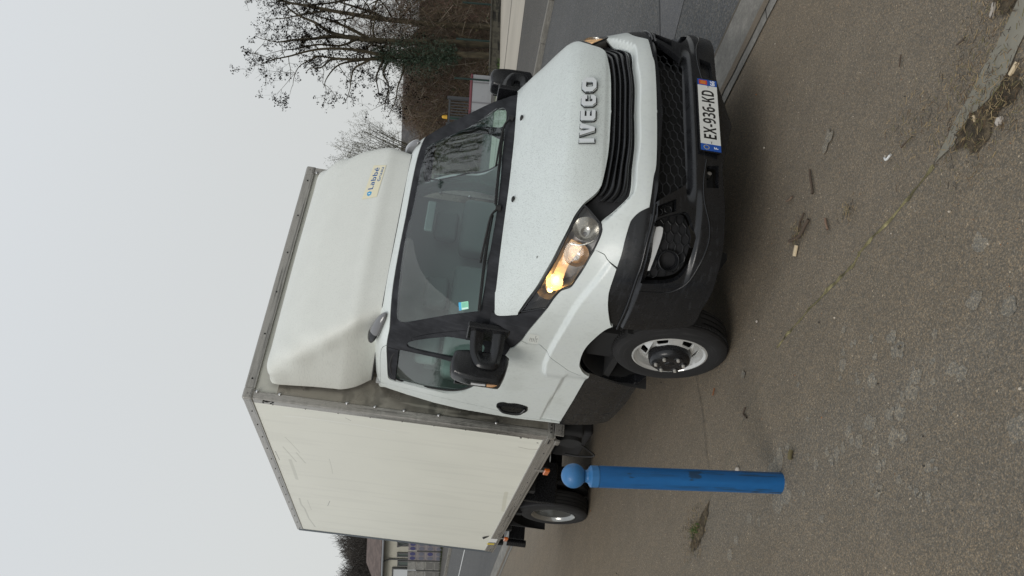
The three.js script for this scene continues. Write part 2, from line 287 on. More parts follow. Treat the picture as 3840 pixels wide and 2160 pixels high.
const seam = [...G4([1652, 105], [1600, 250], [1500, 440], [1400, 600], [1300, 735], [1175, 900], [1010, 1110], [790, 1350]), ...G5([1000, 0], [870, 130], [740, 270], [650, 380], [575, 530], [500, 690], [420, 900], [400, 960], [345, 1060], [310, 1180], [260, 1330], [190, 1449])].map(onGround);
const seamXZ = seam.map(p => [p.x, p.z]);
{
  const s0 = seam[0], s1 = seam[1], e0 = seam[seam.length - 1], e1 = seam[seam.length - 2];
  const near = [[s0.x + (s0.x - s1.x) * 8, s0.z + (s0.z - s1.z) * 8], ...crom(seamXZ, 4), [e0.x + (e0.x - e1.x) * 3, e0.z + (e0.z - e1.z) * 3]];
  const poly = [...near, [-3.2, 6], [5.5, 6]];
  // pale droppings and worn spots, copied from the photograph
  const spots = [];
  const add = (p, r, s) => { const g = onGround(p); spots.push([g.x, g.z, r, s]); };
  for (const [a, b, r] of [[1285, 600, 3], [1225, 680, 2.4], [1200, 780, 2], [1240, 795, 1.6], [1180, 690, 2], [1090, 740, 3], [985, 780, 2], [1100, 545, 2.4], [1475, 490, 2], [1520, 500, 2], [1300, 510, 2.5], [1040, 830, 2.2], [1185, 820, 1.8], [930, 880, 2], [885, 870, 1.6], [835, 930, 1.6], [1580, 170, 2.6], [1750, 200, 2.4], [1790, 760, 3], [960, 460, 2], [1190, 330, 2], [1220, 390, 2.6], [430, 1360, 2.4], [460, 1280, 2], [520, 1180, 2], [565, 1190, 1.6], [1130, 940, 1.5], [1115, 860, 1.6], [640, 950, 4.5], [660, 900, 3.5], [650, 1090, 4.5], [690, 1060, 3.5], [490, 510, 2], [960, 850, 1.6], [860, 1185, 1.6]])
    add(G5([a, b])[0], r * 0.013, r > 4 ? 0.22 : 0.42);
  for (const [a, b, r] of [[600, 740, 2.5], [580, 800, 2], [1420, 1320, 2.5]]) add(G4([a, b])[0], r * 0.013, 0.28);
  for (let i = 0; i < 50; i++) { const a = rr(700, 1400), b = rr(300, 1100); const g = onGround(G5([a, b])[0]); spots.push([g.x, g.z, rr(0.008, 0.02), rr(0.08, 0.3)]); }
  const pos = []; let lay = 0;
  for (const [x, z, r, k] of spots) { const n = 18, ph = rr(0, 9), P = []; for (let i = 0; i < n; i++) { const t = i / n * 6.2832, q = r * (.55 + .9 * noise(Math.cos(t) * 1.6 + ph, Math.sin(t) * 1.6 + ph) + .10 * (R() - .5)); P.push([x + q * Math.cos(t), z + q * Math.sin(t)]); } const y = .0088 + (lay++ % 6) * .0002; for (let i = 0; i < n; i++) { const p = P[i], q = P[(i + 1) % n]; pos.push(x, y, z, q[0], y, q[1], p[0], y, p[1]); } }
  const sg = new THREE.BufferGeometry(); sg.setAttribute('position', new THREE.Float32BufferAttribute(pos, 3)); sg.setAttribute('uv', new THREE.Float32BufferAttribute(pos.flatMap((v, i) => i % 3 === 0 ? [v * 1.2, pos[i + 2] * 1.2] : []), 2)); sg.applyQuaternion(QT); sg.computeVertexNormals();
  const so = new THREE.Mesh(sg, asph(lin(1.0, .965, .89), 1)); so.material.map = withRep(asphN.col, 1); so.material.color = lin(1.10, 1.01, .86); so.material.bumpScale = .001; so.name = 'pale_spots'; so.userData = { kind: 'stuff', label: 'pale dried spots splashed over the asphalt near the bollard', category: 'spots' }; scene.add(so);
  struct('bollard_lane', groundPoly(poly, 0.08, 0.008, (x, z) => { const d = dust(x + 20, z), g = 0.95; return [d[0] * g, d[1] * g, d[2] * g * 1.02]; }), asph(lin(0.99, 0.875, 0.705), 1.2, { vertexColors: true }));
}

// ---------------------------------------------------------------- the lorry: cab skin
const truck = new THREE.Group(); truck.name = numbered('box_truck'); truck.quaternion.copy(QT); scene.add(truck);
tag(truck, 'white box truck with black front bumper and cream cargo body parked on the forecourt', 'truck');

// tables over height: front position, where the corner begins, half width, squareness of the corner
const TAB = { y: [.15, .30, .42, .55, .73, .81, .95, 1.02, 1.11, 1.16, 1.20, 1.30, 1.385, 1.42, 1.57, 1.72, 1.88, 2.03, 2.06, 2.09, 2.12, 2.137],
  f: [.90, .965, .985, .992, 1.0, .988, .947, .936, .912, .882, .82, .635, .465, .395, .215, .035, -.15, -.33, -.365, -.42, -.56, -.75],
  c: [0, 0, 0, 0, 0, 0, 0, 0, -.01, -.03, -.05, -.12, -.25, -.3, -.4, -.5, -.62, -.75, -.77, -.8, -.88, -1.0],
  b: [.955, .965, .968, .97, .975, .975, .975, .975, .975, .975, .975, .972, .970, .970, .966, .949, .915, .863, .845, .81, .74, .64],
  n: [3.7, 3.7, 3.7, 3.7, 3.7, 3.6, 3.3, 3.15, 2.95, 2.8, 2.7, 2.45, 2.45, 2.45, 2.65, 2.85, 3.3, 3.9, 3.85, 3.7, 3.4, 3.2] };
function pchip(xs, ys) {
  const n = xs.length, h = [], d = [], m = new Array(n);
  for (let i = 0; i < n - 1; i++) { h[i] = xs[i + 1] - xs[i]; d[i] = (ys[i + 1] - ys[i]) / h[i]; }
  m[0] = d[0]; m[n - 1] = d[n - 2];
  for (let i = 1; i < n - 1; i++) m[i] = d[i - 1] * d[i] <= 0 ? 0 : (() => { const a = 2 * h[i] + h[i - 1], b = h[i] + 2 * h[i - 1]; return (a + b) / (a / d[i - 1] + b / d[i]); })();
  return (x) => { if (x <= xs[0]) return ys[0] + m[0] * (x - xs[0]); if (x >= xs[n - 1]) return ys[n - 1]; let i = 0; while (x > xs[i + 1]) i++; const t = (x - xs[i]) / h[i], t2 = t * t, t3 = t2 * t;
    return ys[i] * (2 * t3 - 3 * t2 + 1) + h[i] * m[i] * (t3 - 2 * t2 + t) + ys[i + 1] * (-2 * t3 + 3 * t2) + h[i] * m[i + 1] * (t3 - t2); };
}
const fF = pchip(TAB.y, TAB.f), fC = pchip(TAB.y, TAB.c), fB = pchip(TAB.y, TAB.b), fN = pchip(TAB.y, TAB.n);
const HP = Math.PI / 2;
function S(u, y, o = new V3()) {
  const xa = fC(y), a = fF(y) - xa, b = fB(y), s = Math.sign(u) || 1, v = Math.abs(u);
  if (v <= HP) { const n = fN(y), c = Math.cos(v), q = Math.sin(v), r = Math.pow(Math.pow(c, n) + Math.pow(q, n), -1 / n); return o.set(xa + a * r * c, y, s * b * r * q); }
  return o.set(xa - (v - HP) * a, y, s * b);
}
function Sinv(P) { const y = P.y, xa = fC(y), a = fF(y) - xa, b = fB(y), s = P.z < 0 ? -1 : 1, u = P.x >= xa ? Math.atan2(Math.abs(P.z) / b, (P.x - xa) / a) : HP + (xa - P.x) / a; return [s * u, y]; }
const Fimp = (P) => { const y = P.y, xa = fC(y), a = fF(y) - xa, b = fB(y), n = fN(y); const q = Math.pow(Math.abs(P.z) / b, n); return (P.x > xa ? Math.pow((P.x - xa) / a, n) : 0) + q - 1; };
function hit(px, py) {
  const d = ray(px, py), P = new V3(); let prev = null, tp = 0;
  for (let t = 1.8; t < 8; t += 0.01) {
    P.copy(EYE).addScaledVector(d, t);
    if (P.y > 2.137 || P.y < 0.15) { prev = null; continue; }
    const v = Fimp(P);
    if (v < 0) { let lo = prev === null ? t - 0.01 : tp, hi = t; for (let k = 0; k < 30; k++) { const m = (lo + hi) / 2; P.copy(EYE).addScaledVector(d, m); if (Fimp(P) < 0) hi = m; else lo = m; } P.copy(EYE).addScaledVector(d, hi); return Sinv(P); }
    prev = v; tp = t;
  }
  console.log('miss', px, py); return null;
}
const UY = (pts) => pts.map(p => p.u !== undefined ? [p.u, p.y] : hit(...p)).filter(Boolean);
const dens = (pts, n = 5) => { const o = []; for (let i = 0; i < pts.length - 1; i++) for (let k = 0; k < n; k++) o.push([lerp(pts[i][0], pts[i + 1][0], k / n), lerp(pts[i][1], pts[i + 1][1], k / n)]); o.push(pts[pts.length - 1]); return o; };
const M = (y) => ({ u: 0, y });
// height at the middle of the cab, from points of the same edge on both sides of it
const Mid = (pts) => { const c = UY(pts).sort((a, b) => a[0] - b[0]); for (let i = 1; i < c.length; i++) if (c[i - 1][0] <= 0 && c[i][0] >= 0) return M(lerp(c[i - 1][1], c[i][1], -c[i - 1][0] / (c[i][0] - c[i - 1][0]))); console.log('no middle', JSON.stringify(c)); return M(c[0][1]); };
const atX = (x, y) => { const xa = fC(y); if (x <= xa) return { u: HP + (xa - x) / (fF(y) - xa), y }; let lo = 0, hi = HP; for (let k = 0; k < 40; k++) { const m = (lo + hi) / 2; if (S(m, y).x > x) lo = m; else hi = m; } return { u: lo, y }; };
const outline = (...segs) => { const out = []; for (const s of segs) { const c = crom(UY(s), 5); for (const p of c) { const l = out[out.length - 1]; if (!l || Math.hypot(l[0] - p[0], l[1] - p[1]) > 1e-4) out.push(p); } } if (Math.hypot(out[0][0] - out[out.length - 1][0], out[0][1] - out[out.length - 1][1]) < 1e-4) out.pop(); return out; };
function SN(u, y, disp) {                         // displaced point and its normal
  const e = 0.002, f = (a, b) => { const p = S(a, b), h1 = S(a + 1e-3, b), h0 = S(a - 1e-3, b), v1 = S(a, b + 1e-3), v0 = S(a, b - 1e-3); const n = v1.sub(v0).cross(h1.sub(h0)).normalize(); if (n.x * (p.x + 1.0) + n.z * p.z < 0) n.negate(); return p.addScaledVector(n, disp ? disp(a, b, p) : 0); };
  const p = f(u, y), a = f(u + e, y).sub(f(u - e, y)), b = f(u, y + e).sub(f(u, y - e)), n = b.cross(a).normalize();
  if (n.x * (p.x + 1.0) + n.z * p.z < 0) n.negate();
  return { p, n };
}
function inset(poly, g) {                         // pull an outline in by g metres, for shut lines
  const n = poly.length; let ar = 0; for (let i = 0; i < n; i++) { const a = poly[i], b = poly[(i + 1) % n]; ar += a[0] * b[1] - b[0] * a[1]; }
  const s = ar > 0 ? 1 : -1;
  return poly.map((p, i) => {
    const a = poly[(i + n - 1) % n], b = poly[(i + 1) % n], mu = S(p[0] + .01, p[1]).sub(S(p[0] - .01, p[1])).length() / .02, my = S(p[0], p[1] + .005).sub(S(p[0], p[1] - .005)).length() / .01;
    const e1 = [(p[0] - a[0]) * mu, (p[1] - a[1]) * my], e2 = [(b[0] - p[0]) * mu, (b[1] - p[1]) * my], l1 = Math.hypot(...e1) || 1, l2 = Math.hypot(...e2) || 1;
    let nx = -(e1[1] / l1 + e2[1] / l2), ny = e1[0] / l1 + e2[0] / l2; const l = Math.hypot(nx, ny) || 1; if (Math.abs(p[0]) < 1e-6) return p;
    return [p[0] + s * g * nx / l / mu, p[1] + s * g * ny / l / my];
  });
}
function panel(poly, { du = 0.03, dy = 0.02, disp = null, thick = 0.014, half = false, gap = 0.002 } = {}) {
  if (gap) poly = inset(poly, gap);
  const tr = gridTris(poly, du, dy), pos = [], nor = [], uv = [], cache = new Map();
  const get = (p) => { const k = Math.round(p[0] * 2e4) + ',' + Math.round(p[1] * 2e4); let r = cache.get(k); if (!r) { r = SN(p[0], p[1], disp); cache.set(k, r); } return r; };
  const put = (r, q) => { pos.push(r.p.x, r.p.y, r.p.z); nor.push(r.n.x, r.n.y, r.n.z); uv.push(q[0], q[1]); };
  for (const t of tr) { const rs = t.map(get); const fn = rs[1].p.clone().sub(rs[0].p).cross(rs[2].p.clone().sub(rs[0].p)); const o = fn.dot(rs[0].n) > 0 ? [0, 1, 2] : [0, 2, 1]; for (const k of o) put(rs[k], [rs[k].p.z - rs[k].p.x, t[k][1]]); }
  if (thick) {
    const P = []; const n = poly.length;
    for (let i = 0; i < n; i++) { const a = poly[i], b = poly[(i + 1) % n], k = Math.max(1, Math.ceil(Math.hypot(a[0] - b[0], a[1] - b[1]) / 0.03)); for (let j = 0; j < k; j++) P.push([lerp(a[0], b[0], j / k), lerp(a[1], b[1], j / k)]); }
    for (let i = 0; i < P.length; i++) {
      const a = P[i], b = P[(i + 1) % P.length]; if (half && Math.abs(a[0]) < 1e-6 && Math.abs(b[0]) < 1e-6) continue;
      const A = get(a), B = get(b), A2 = A.p.clone().addScaledVector(A.n, -thick), B2_ = B.p.clone().addScaledVector(B.n, -thick);
      const fn = B.p.clone().sub(A.p).cross(A2.clone().sub(A.p)).normalize();
      for (const q of [A.p, B.p, B2_, A.p, B2_, A2]) { pos.push(q.x, q.y, q.z); nor.push(fn.x, fn.y, fn.z); uv.push(q.z - q.x, q.y); }
    }
  }
  const g = new THREE.BufferGeometry(); g.setAttribute('position', new THREE.Float32BufferAttribute(pos, 3)); g.setAttribute('normal', new THREE.Float32BufferAttribute(nor, 3)); g.setAttribute('uv', new THREE.Float32BufferAttribute(uv, 2)); return g;
}
const whole = (g) => merge([g, mirrorZ(g)]);      // both halves of a panel cut at the middle

// materials
const grime = tex(512, (u, v, i, j) => { const f = fbm(u * 6, v * 6, 5, 6), g = fbm(u * 60, v * 60, 3, 60), d = hash(i, j); let c = 247 - 9 * sstep(0.5, 0.8, f) - 6 * sstep(0.55, 0.75, g) * (0.4 + f) - (d > 0.985 ? 8 : 0); return [c, c, c * (1 - 0.015 * f)]; });
const grimeR = tex(256, (u, v) => { const f = fbm(u * 30, v * 30, 4, 30); const c = 70 + 110 * f; return [c, c, c]; }, false);
const paint = phy(lin(0.76, 0.805, 0.79), 0.42, { map: grime, clearcoat: 0.55, clearcoatRoughness: 0.22 });
const hoodMap = tex(1024, (u, v, i, j) => { const f = fbm(u * 5, v * 5, 4, 5), g = noise(u * 220, v * 220, 220) * 0.6 + noise(u * 440, v * 440, 440) * 0.4; const c = 244 - 10 * f - 30 * sstep(0.5, 0.85, g); return [c * 0.995, c, c * 0.99]; });
const hoodPaint = phy(lin(0.76, 0.805, 0.79), 0.45, { map: withRep(hoodMap, 1.4), clearcoat: 0.5, clearcoatRoughness: 0.25 });
const scuff = tex(512, (u, v, i, j) => { const f = fbm(u * 5, v * 5, 5, 5), g = fbm(u * 12, v * 90, 3), h = hash(i, j); const c = 150 + 60 * f + 60 * sstep(0.62, 0.8, g) + 10 * h; return [c, c, c * 1.02]; });
const blackPl = std(lin(0.021, 0.022, 0.024), 0.55, { map: scuff, roughnessMap: grimeR });
const blackDull = std(lin(0.018, 0.018, 0.020), 0.75, { map: scuff });
const fritDust = tex(512, (u, v, i, j) => { const f = fbm(u * 7, v * 7, 5, 7), s = fbm(u * 40, v * 9, 3), h = hash(i, j); const c = 140 + 75 * f + 14 * sstep(0.5, 0.75, s) + 30 * h; return [c, c, c * 1.01]; });
const frit = phy(lin(0.070, 0.072, 0.077), 1.0, { map: withRep(fritDust, 2), specularIntensity: .1 });
const voidBlack = std(lin(0.013, 0.013, 0.013), 0.9);
const rubber = std(lin(0.02, 0.02, 0.02), 0.8);
const chrome = std(lin(0.70, 0.71, 0.72), 0.08, { metalness: 1 });
const steel = std(lin(0.55, 0.55, 0.55), 0.38, { metalness: 1 });
const glass = new THREE.MeshPhysicalMaterial({ color: lin(0.72, 0.89, 0.85), roughness: 0.03, transmission: 1, thickness: 0, ior: 1.68, specularIntensity: 1 });
const clearPl = new THREE.MeshPhysicalMaterial({ color: lin(0.93, 0.93, 0.92), roughness: 0.06, transmission: 1, thickness: 0, ior: 1.49 });

// shared feature lines
const M_hoodF = Mid(Q4([782, 700], [785, 900], [780, 1050])), M_hoodR = Mid(Z3([735, 590], [748, 480], [756, 390])), M_grL = Mid(Q4([1010, 800], [1019, 1000], [1017, 1150])), M_whL = Mid(Q4([1230, 600], [1246, 900], [1248, 1100])), M_meT = Mid(Q4([1290, 600], [1303, 900], [1303, 1200])), M_meB = Mid(Q4([1525, 600], [1532, 900], [1532, 1200]));
const L_hoodFront = [M_hoodF, ...Q4([775, 1100], [766, 1240], [745, 1400]), ...Z5([873, 70], [850, 130], [800, 190], [710, 265], [655, 330], [612, 392])];
const L_hoodSide = Z5([612, 392], [555, 510], [486, 640], [415, 780], [345, 900], [275, 1020], [180, 1150], [104, 1262]);
const L_hoodRear = [...Z3([671, 1100], [688, 950], [704, 820], [720, 700], [735, 590]), M_hoodR];
const hoodPoly = outline(L_hoodFront, L_hoodSide, [...Z5([104, 1262]), ...B2([1300, 197], [1220, 204], [1140, 206])], B2([1140, 206], [1112, 198], [1098, 178], [1098, 140]), [...B2([1098, 140], [1100, 0]), ...L_hoodRear], [M_hoodR, M_hoodF]);
const hood = part('hood', whole(panel(hoodPoly, { du: .025, dy: .008, half: true, thick: .03, disp: (u, y) => -.006 * sstep(.985, .955, y) })), hoodPaint, truck);

// headlamps
const L_lampTop = Z5([706, 290], [645, 372], [602, 455], [522, 612], [445, 775], [372, 905], [302, 1022], [205, 1150], [130, 1255]);
const L_lampLow = Z5([355, 1226], [420, 1130], [478, 1064], [512, 1046], [580, 1022], [630, 952], [700, 850], [750, 762], [800, 672], [848, 565], [862, 505], [848, 448]);
const lampPoly = outline(L_lampTop, Z5([130, 1255], [250, 1240], [355, 1226]), L_lampLow, Z5([848, 448], [800, 388], [750, 330], [706, 290]));
const L_grilleLow = [M_grL, ...Q4([1018, 1150], [1005, 1300], [985, 1440]), ...Z6([275, 180], [262, 262], [240, 308], [150, 400], [60, 490], [4, 562])];
const grillePoly = outline(L_hoodFront.slice(0, -1), [L_hoodFront[L_hoodFront.length - 2], ...Z5([706, 290])], Z5([706, 290], [750, 330], [800, 388], [848, 440]), L_grilleLow.slice().reverse(), [M_grL, M_hoodF]);
part('grille', whole(panel(grillePoly, { du: .03, dy: .02, half: true, thick: .05, disp: () => -.05 })), blackDull, truck);
const grilleO = truck.children[truck.children.length - 1];
// curve height as a function of u, for reliefs that follow it
const curveY = (pts) => { const c = crom(UY(pts), 6).sort((a, b) => a[0] - b[0]); return (u) => { u = Math.abs(u); if (u <= c[0][0]) return c[0][1]; for (let i = 1; i < c.length; i++) if (u <= c[i][0]) return lerp(c[i - 1][1], c[i][1], (u - c[i - 1][0]) / Math.max(1e-6, c[i][0] - c[i - 1][0])); return c[c.length - 1][1]; }; };
const yGrLow = curveY(L_grilleLow), yHoodF = curveY(L_hoodFront.slice(0, 9));
{ // four bowed slats between bonnet and bumper
  const uEnd = UY(Z5([790, 230]))[0][0];
  for (let k = 0; k < 4; k++) {
    const rows = [[], [], [], []];
    for (let i = -30; i <= 30; i++) {
      const u = uEnd * i / 30 * (1 - 0.05 * (k === 0)), e = Math.abs(i / 30), top = yHoodF(u) - 0.004, lo = yGrLow(u) + 0.008, h = (top - lo) / 4, y0 = top - k * h - 0.003, y1 = y0 - h * 0.62, fade = sstep(1, 0.72, e);
      const f = (y, d) => { const q = SN(u, y, () => d); return q.p.toArray(); };
      rows[0].push(f(y0, -0.045)); rows[1].push(f(y0 - h * 0.12, -0.012 * fade - 0.03 * (1 - fade))); rows[2].push(f(y1, 0.004 * fade - 0.03 * (1 - fade) - 0.008 * k * 0.6)); rows[3].push(f(y1 - 0.004, -0.047));
    }
    part('slat', loft(rows, 60, 10), blackPl, grilleO);
  }
}

// bumper, painted part
const L_whiteLow = [M_whL, ...Q4([1248, 1100], [1240, 1440]), ...Z6([490, 150], [470, 300], [450, 430])];
const L_whiteSide = Z6([450, 430], [360, 474], [300, 530], [270, 585], [230, 722], [200, 850], [157, 975]);
const whitePoly = outline(L_grilleLow, L_lampLow.slice().reverse().slice(0, 4), Z5([800, 672], [795, 695]), Z5([795, 695], [860, 722], [890, 742], [922, 792], [1000, 855]), L_whiteSide.slice().reverse(), L_whiteLow.slice().reverse(), [M_whL, M_grL]);
const uLamp = UY(Z5([848, 448]))[0][0];
part('bumper_top_panel', whole(panel(whitePoly, { du: .02, dy: .006, half: true, thick: .02, disp: (u, y) => { const d = yGrLow(u) - y; return Math.abs(u) > uLamp + .01 ? 0 : -.048 * sstep(.034, .004, d) * sstep(uLamp + .01, uLamp - .06, Math.abs(u)); } })), paint, truck);

// front wing with its flare
const L_arch = C3([320, 732], [262, 690], [228, 640], [216, 585], [250, 470], [305, 385], [380, 310], [450, 250], [510, 210], [578, 182]);
const L_door = dens([...B2([1342, 432], [1396, 456]), ...Z2([240, 887], [300, 940], [390, 1005], [455, 1035]), ...C3([320, 732])], 3);
const wingPoly = outline(Z5([798, 690], [750, 770], [700, 858], [632, 962], [582, 1030], [515, 1056], [484, 1072], [425, 1140], [360, 1234]), [...Z5([360, 1234]), ...B2([1562, 152], [1415, 330], [1342, 432])], L_door, L_arch, [...C3([578, 182]), ...Z2([608, 765], [597, 700], [597, 640], [606, 588], [640, 492])], [...Z2([640, 492]), ...Z5([922, 792], [890, 742], [860, 722], [798, 690])]);
// the flare edge runs along the wing and dies in the door
const flare = (() => { const c = crom(UY(Z2([620, 430], [560, 510], [470, 620], [410, 700], [340, 820], [290, 910], [262, 985], [262, 1035], [290, 1060])), 8).map(p => { const s = S(...p); return [s.x, s.y]; }); return c; })();
const yFlare = (x) => { let y = flare[0][1]; for (let i = 1; i < flare.length; i++) if ((flare[i - 1][0] - x) * (flare[i][0] - x) <= 0) { const t = (x - flare[i - 1][0]) / (flare[i][0] - flare[i - 1][0] || 1e-6); return lerp(flare[i - 1][1], flare[i][1], t); } return x > flare[0][0] ? flare[0][1] : -1; };
const xFl = flare.reduce((m, p) => Math.min(m, p[0]), 9);
const lowerLine = (x) => 0.90 - 0.02 * sstep(-1.1, -.4, x);
const sideDisp = (u, y, p) => {
  const x = p.x; if (x > 0.8 || y > 1.35) return 0;
  const fx = x > xFl ? sstep(xFl, xFl + 0.12, x) : 0, yf = yFlare(Math.max(x, xFl + 0.02));
  let d = 0.022 * fx * sstep(yf + 0.012, yf - 0.020, y) * sstep(.82, .6, x);
  if (x < 0.0) d += -0.012 * sstep(-0.28, -0.42, x) * sstep(lowerLine(x) + .012, lowerLine(x) - 0.012, y);
  return d;
};
const wingG = panel(wingPoly, { du: .015, dy: .008, disp: sideDisp, thick: .02 });
const wingR = part('front_wing', wingG, paint, truck), wingL = part('front_wing', mirrorZ(wingG), paint, truck);

// black lower bumper with its openings
const L_bumpRear = [...C3([578, 182], [600, 205], [680, 207], [850, 218], [1050, 214], [1250, 205], [1380, 190])];
const L_bumpLow = [...C3([1380, 190], [1450, 155], [1492, 95], [1530, 10]), ...Z6([1000, 1180], [1045, 1000], [1080, 800], [1092, 600], [1098, 350]), ...Z1([1020, 1000], [1020, 900]), M(.285)];
const meshPoly = outline([M_meT, ...Z6([540, 60], [522, 250], [497, 392])], Z6([497, 392], [590, 335], [700, 275], [785, 218]), Z6([785, 218], [803, 170], [797, 60]), [...Z6([797, 60]), M_meB], [M_meB, M_meT]);
const fogPoly = outline(Z6([482, 590], [490, 562], [560, 526], [690, 492]), Z6([690, 492], [765, 482], [800, 525], [848, 680], [842, 745], [800, 900], [760, 1000], [690, 1068], [600, 1098]), Z6([600, 1098], [480, 1102], [362, 1100]), Z6([362, 1100], [395, 990], [440, 790], [482, 590]));
const sqPoly = outline(Z6([515, 424], [682, 362]), Z6([682, 362], [676, 474]), Z6([676, 474], [512, 524]), Z6([512, 524], [515, 424]));
const towPoly = outline(Z6([950, 76], [1056, 74]), Z6([1056, 74], [1054, 278]), Z6([1054, 278], [946, 274]), Z6([946, 274], [950, 76]));
function withHoles(poly, holes) {                 // join holes to the outline with zero-width cuts
  let P = poly.slice();
  for (const h of holes) {
    let best = [1e9, 0, 0]; P.forEach((p, i) => h.forEach((q, j) => { const d = Math.hypot(p[0] - q[0], p[1] - q[1]); if (d < best[0]) best = [d, i, j]; }));
    const area = (a) => a.reduce((s, p, i) => { const q = a[(i + 1) % a.length]; return s + p[0] * q[1] - q[0] * p[1]; }, 0);
    let H = h.slice(); let j = best[2]; if (area(H) * area(P) > 0) { H.reverse(); j = H.length - 1 - j; }
    const rot = [...H.slice(j), ...H.slice(0, j), H[j]];
    P = [...P.slice(0, best[1] + 1), ...rot, ...P.slice(best[1])];
  }
  return P;
}
// the mesh opening reaches the middle: cut it out of the half outline by going round it
const meshEdge = meshPoly.filter(p => Math.abs(p[0]) > 1e-6);
const bumpOuter = outline(L_whiteLow, L_whiteSide, [...Z6([157, 975]), ...Z2([606, 588], [597, 640], [597, 700], [608, 765]), ...C3([578, 182])], L_bumpRear, L_bumpLow, [M(.285), M_meB]);
const bumpHalf = [...bumpOuter, [0, M_meB.y], ...meshEdge.slice().reverse(), [0, M_meT.y]];
const ridge = curveY([M(.72), ...Z6([497, 380], [480, 470], [455, 590], [420, 760]), ...Z2([770, 500], [715, 640], [650, 800])]);
const bumpDisp = (u, y, p) => { const a = Math.abs(u); let d = 0; const r = ridge(a); d += .020 * sstep(r + .006, r - .02, y) * sstep(.40, .6, a); const k = sstep(.56, .44, a); d += lerp(.022 * sstep(.50, .47, y) * sstep(1.0, .7, a), y < M_meB.y + .004 ? lerp(-.035, .022, sstep(M_meB.y + .002, .50, y)) : 0, k); return d; };
const bumpG = panel(withHoles(bumpHalf, [fogPoly, sqPoly, towPoly]), { du: .018, dy: .01, half: true, thick: .035, gap: 0, disp: bumpDisp });
const bumper = part('lower_bumper', whole(bumpG), blackPl, truck);
// honeycomb behind the middle opening
const meshO = part('lower_grille', whole(panel(meshPoly.map(p => [p[0] * 1.02, .639 + (p[1] - .639) * 1.1]), { du: .03, dy: .03, half: true, disp: () => -.09, thick: 0, gap: 0 })), voidBlack, truck);
const inPoly = (p, poly) => { let c = false; for (let i = 0, j = poly.length - 1; i < poly.length; j = i++) { const a = poly[i], b = poly[j]; if ((a[1] > p[1]) !== (b[1] > p[1]) && p[0] < (b[0] - a[0]) * (p[1] - a[1]) / (b[1] - a[1]) + a[0]) c = !c; } return c; };
function honey(poly, cw, ch, depth, r, w) {       // stretched hexagons as thin ribs laid on the skin
  const gs = [], at = (u, y) => SN(u, y, () => depth).p;
  const seg = (a, b) => { const m = [(a[0] + b[0]) / 2, (a[1] + b[1]) / 2]; if (inPoly(m, poly)) gs.push(bar(at(...a), at(...b), r, r, 4)); };
  const hw = cw / 2, k = hw * .42;
  for (let i = -1; i < 50; i++) for (let j = 0; j < 24; j++) {
    const cx = i * (hw + k), cy = .22 + j * ch + (((i % 2) + 2) % 2) * ch / 2;
    seg([cx - k, cy + ch / 2], [cx + k, cy + ch / 2]); seg([cx + k, cy + ch / 2], [cx + hw, cy]); seg([cx + hw, cy], [cx + k, cy - ch / 2]);
  }
  return gs;
}
{ const h = merge(honey(meshPoly, .082, .042, -.040, .0042)); part('honeycomb', h, blackPl, meshO); part('honeycomb', mirrorZ(h), blackPl, meshO); }
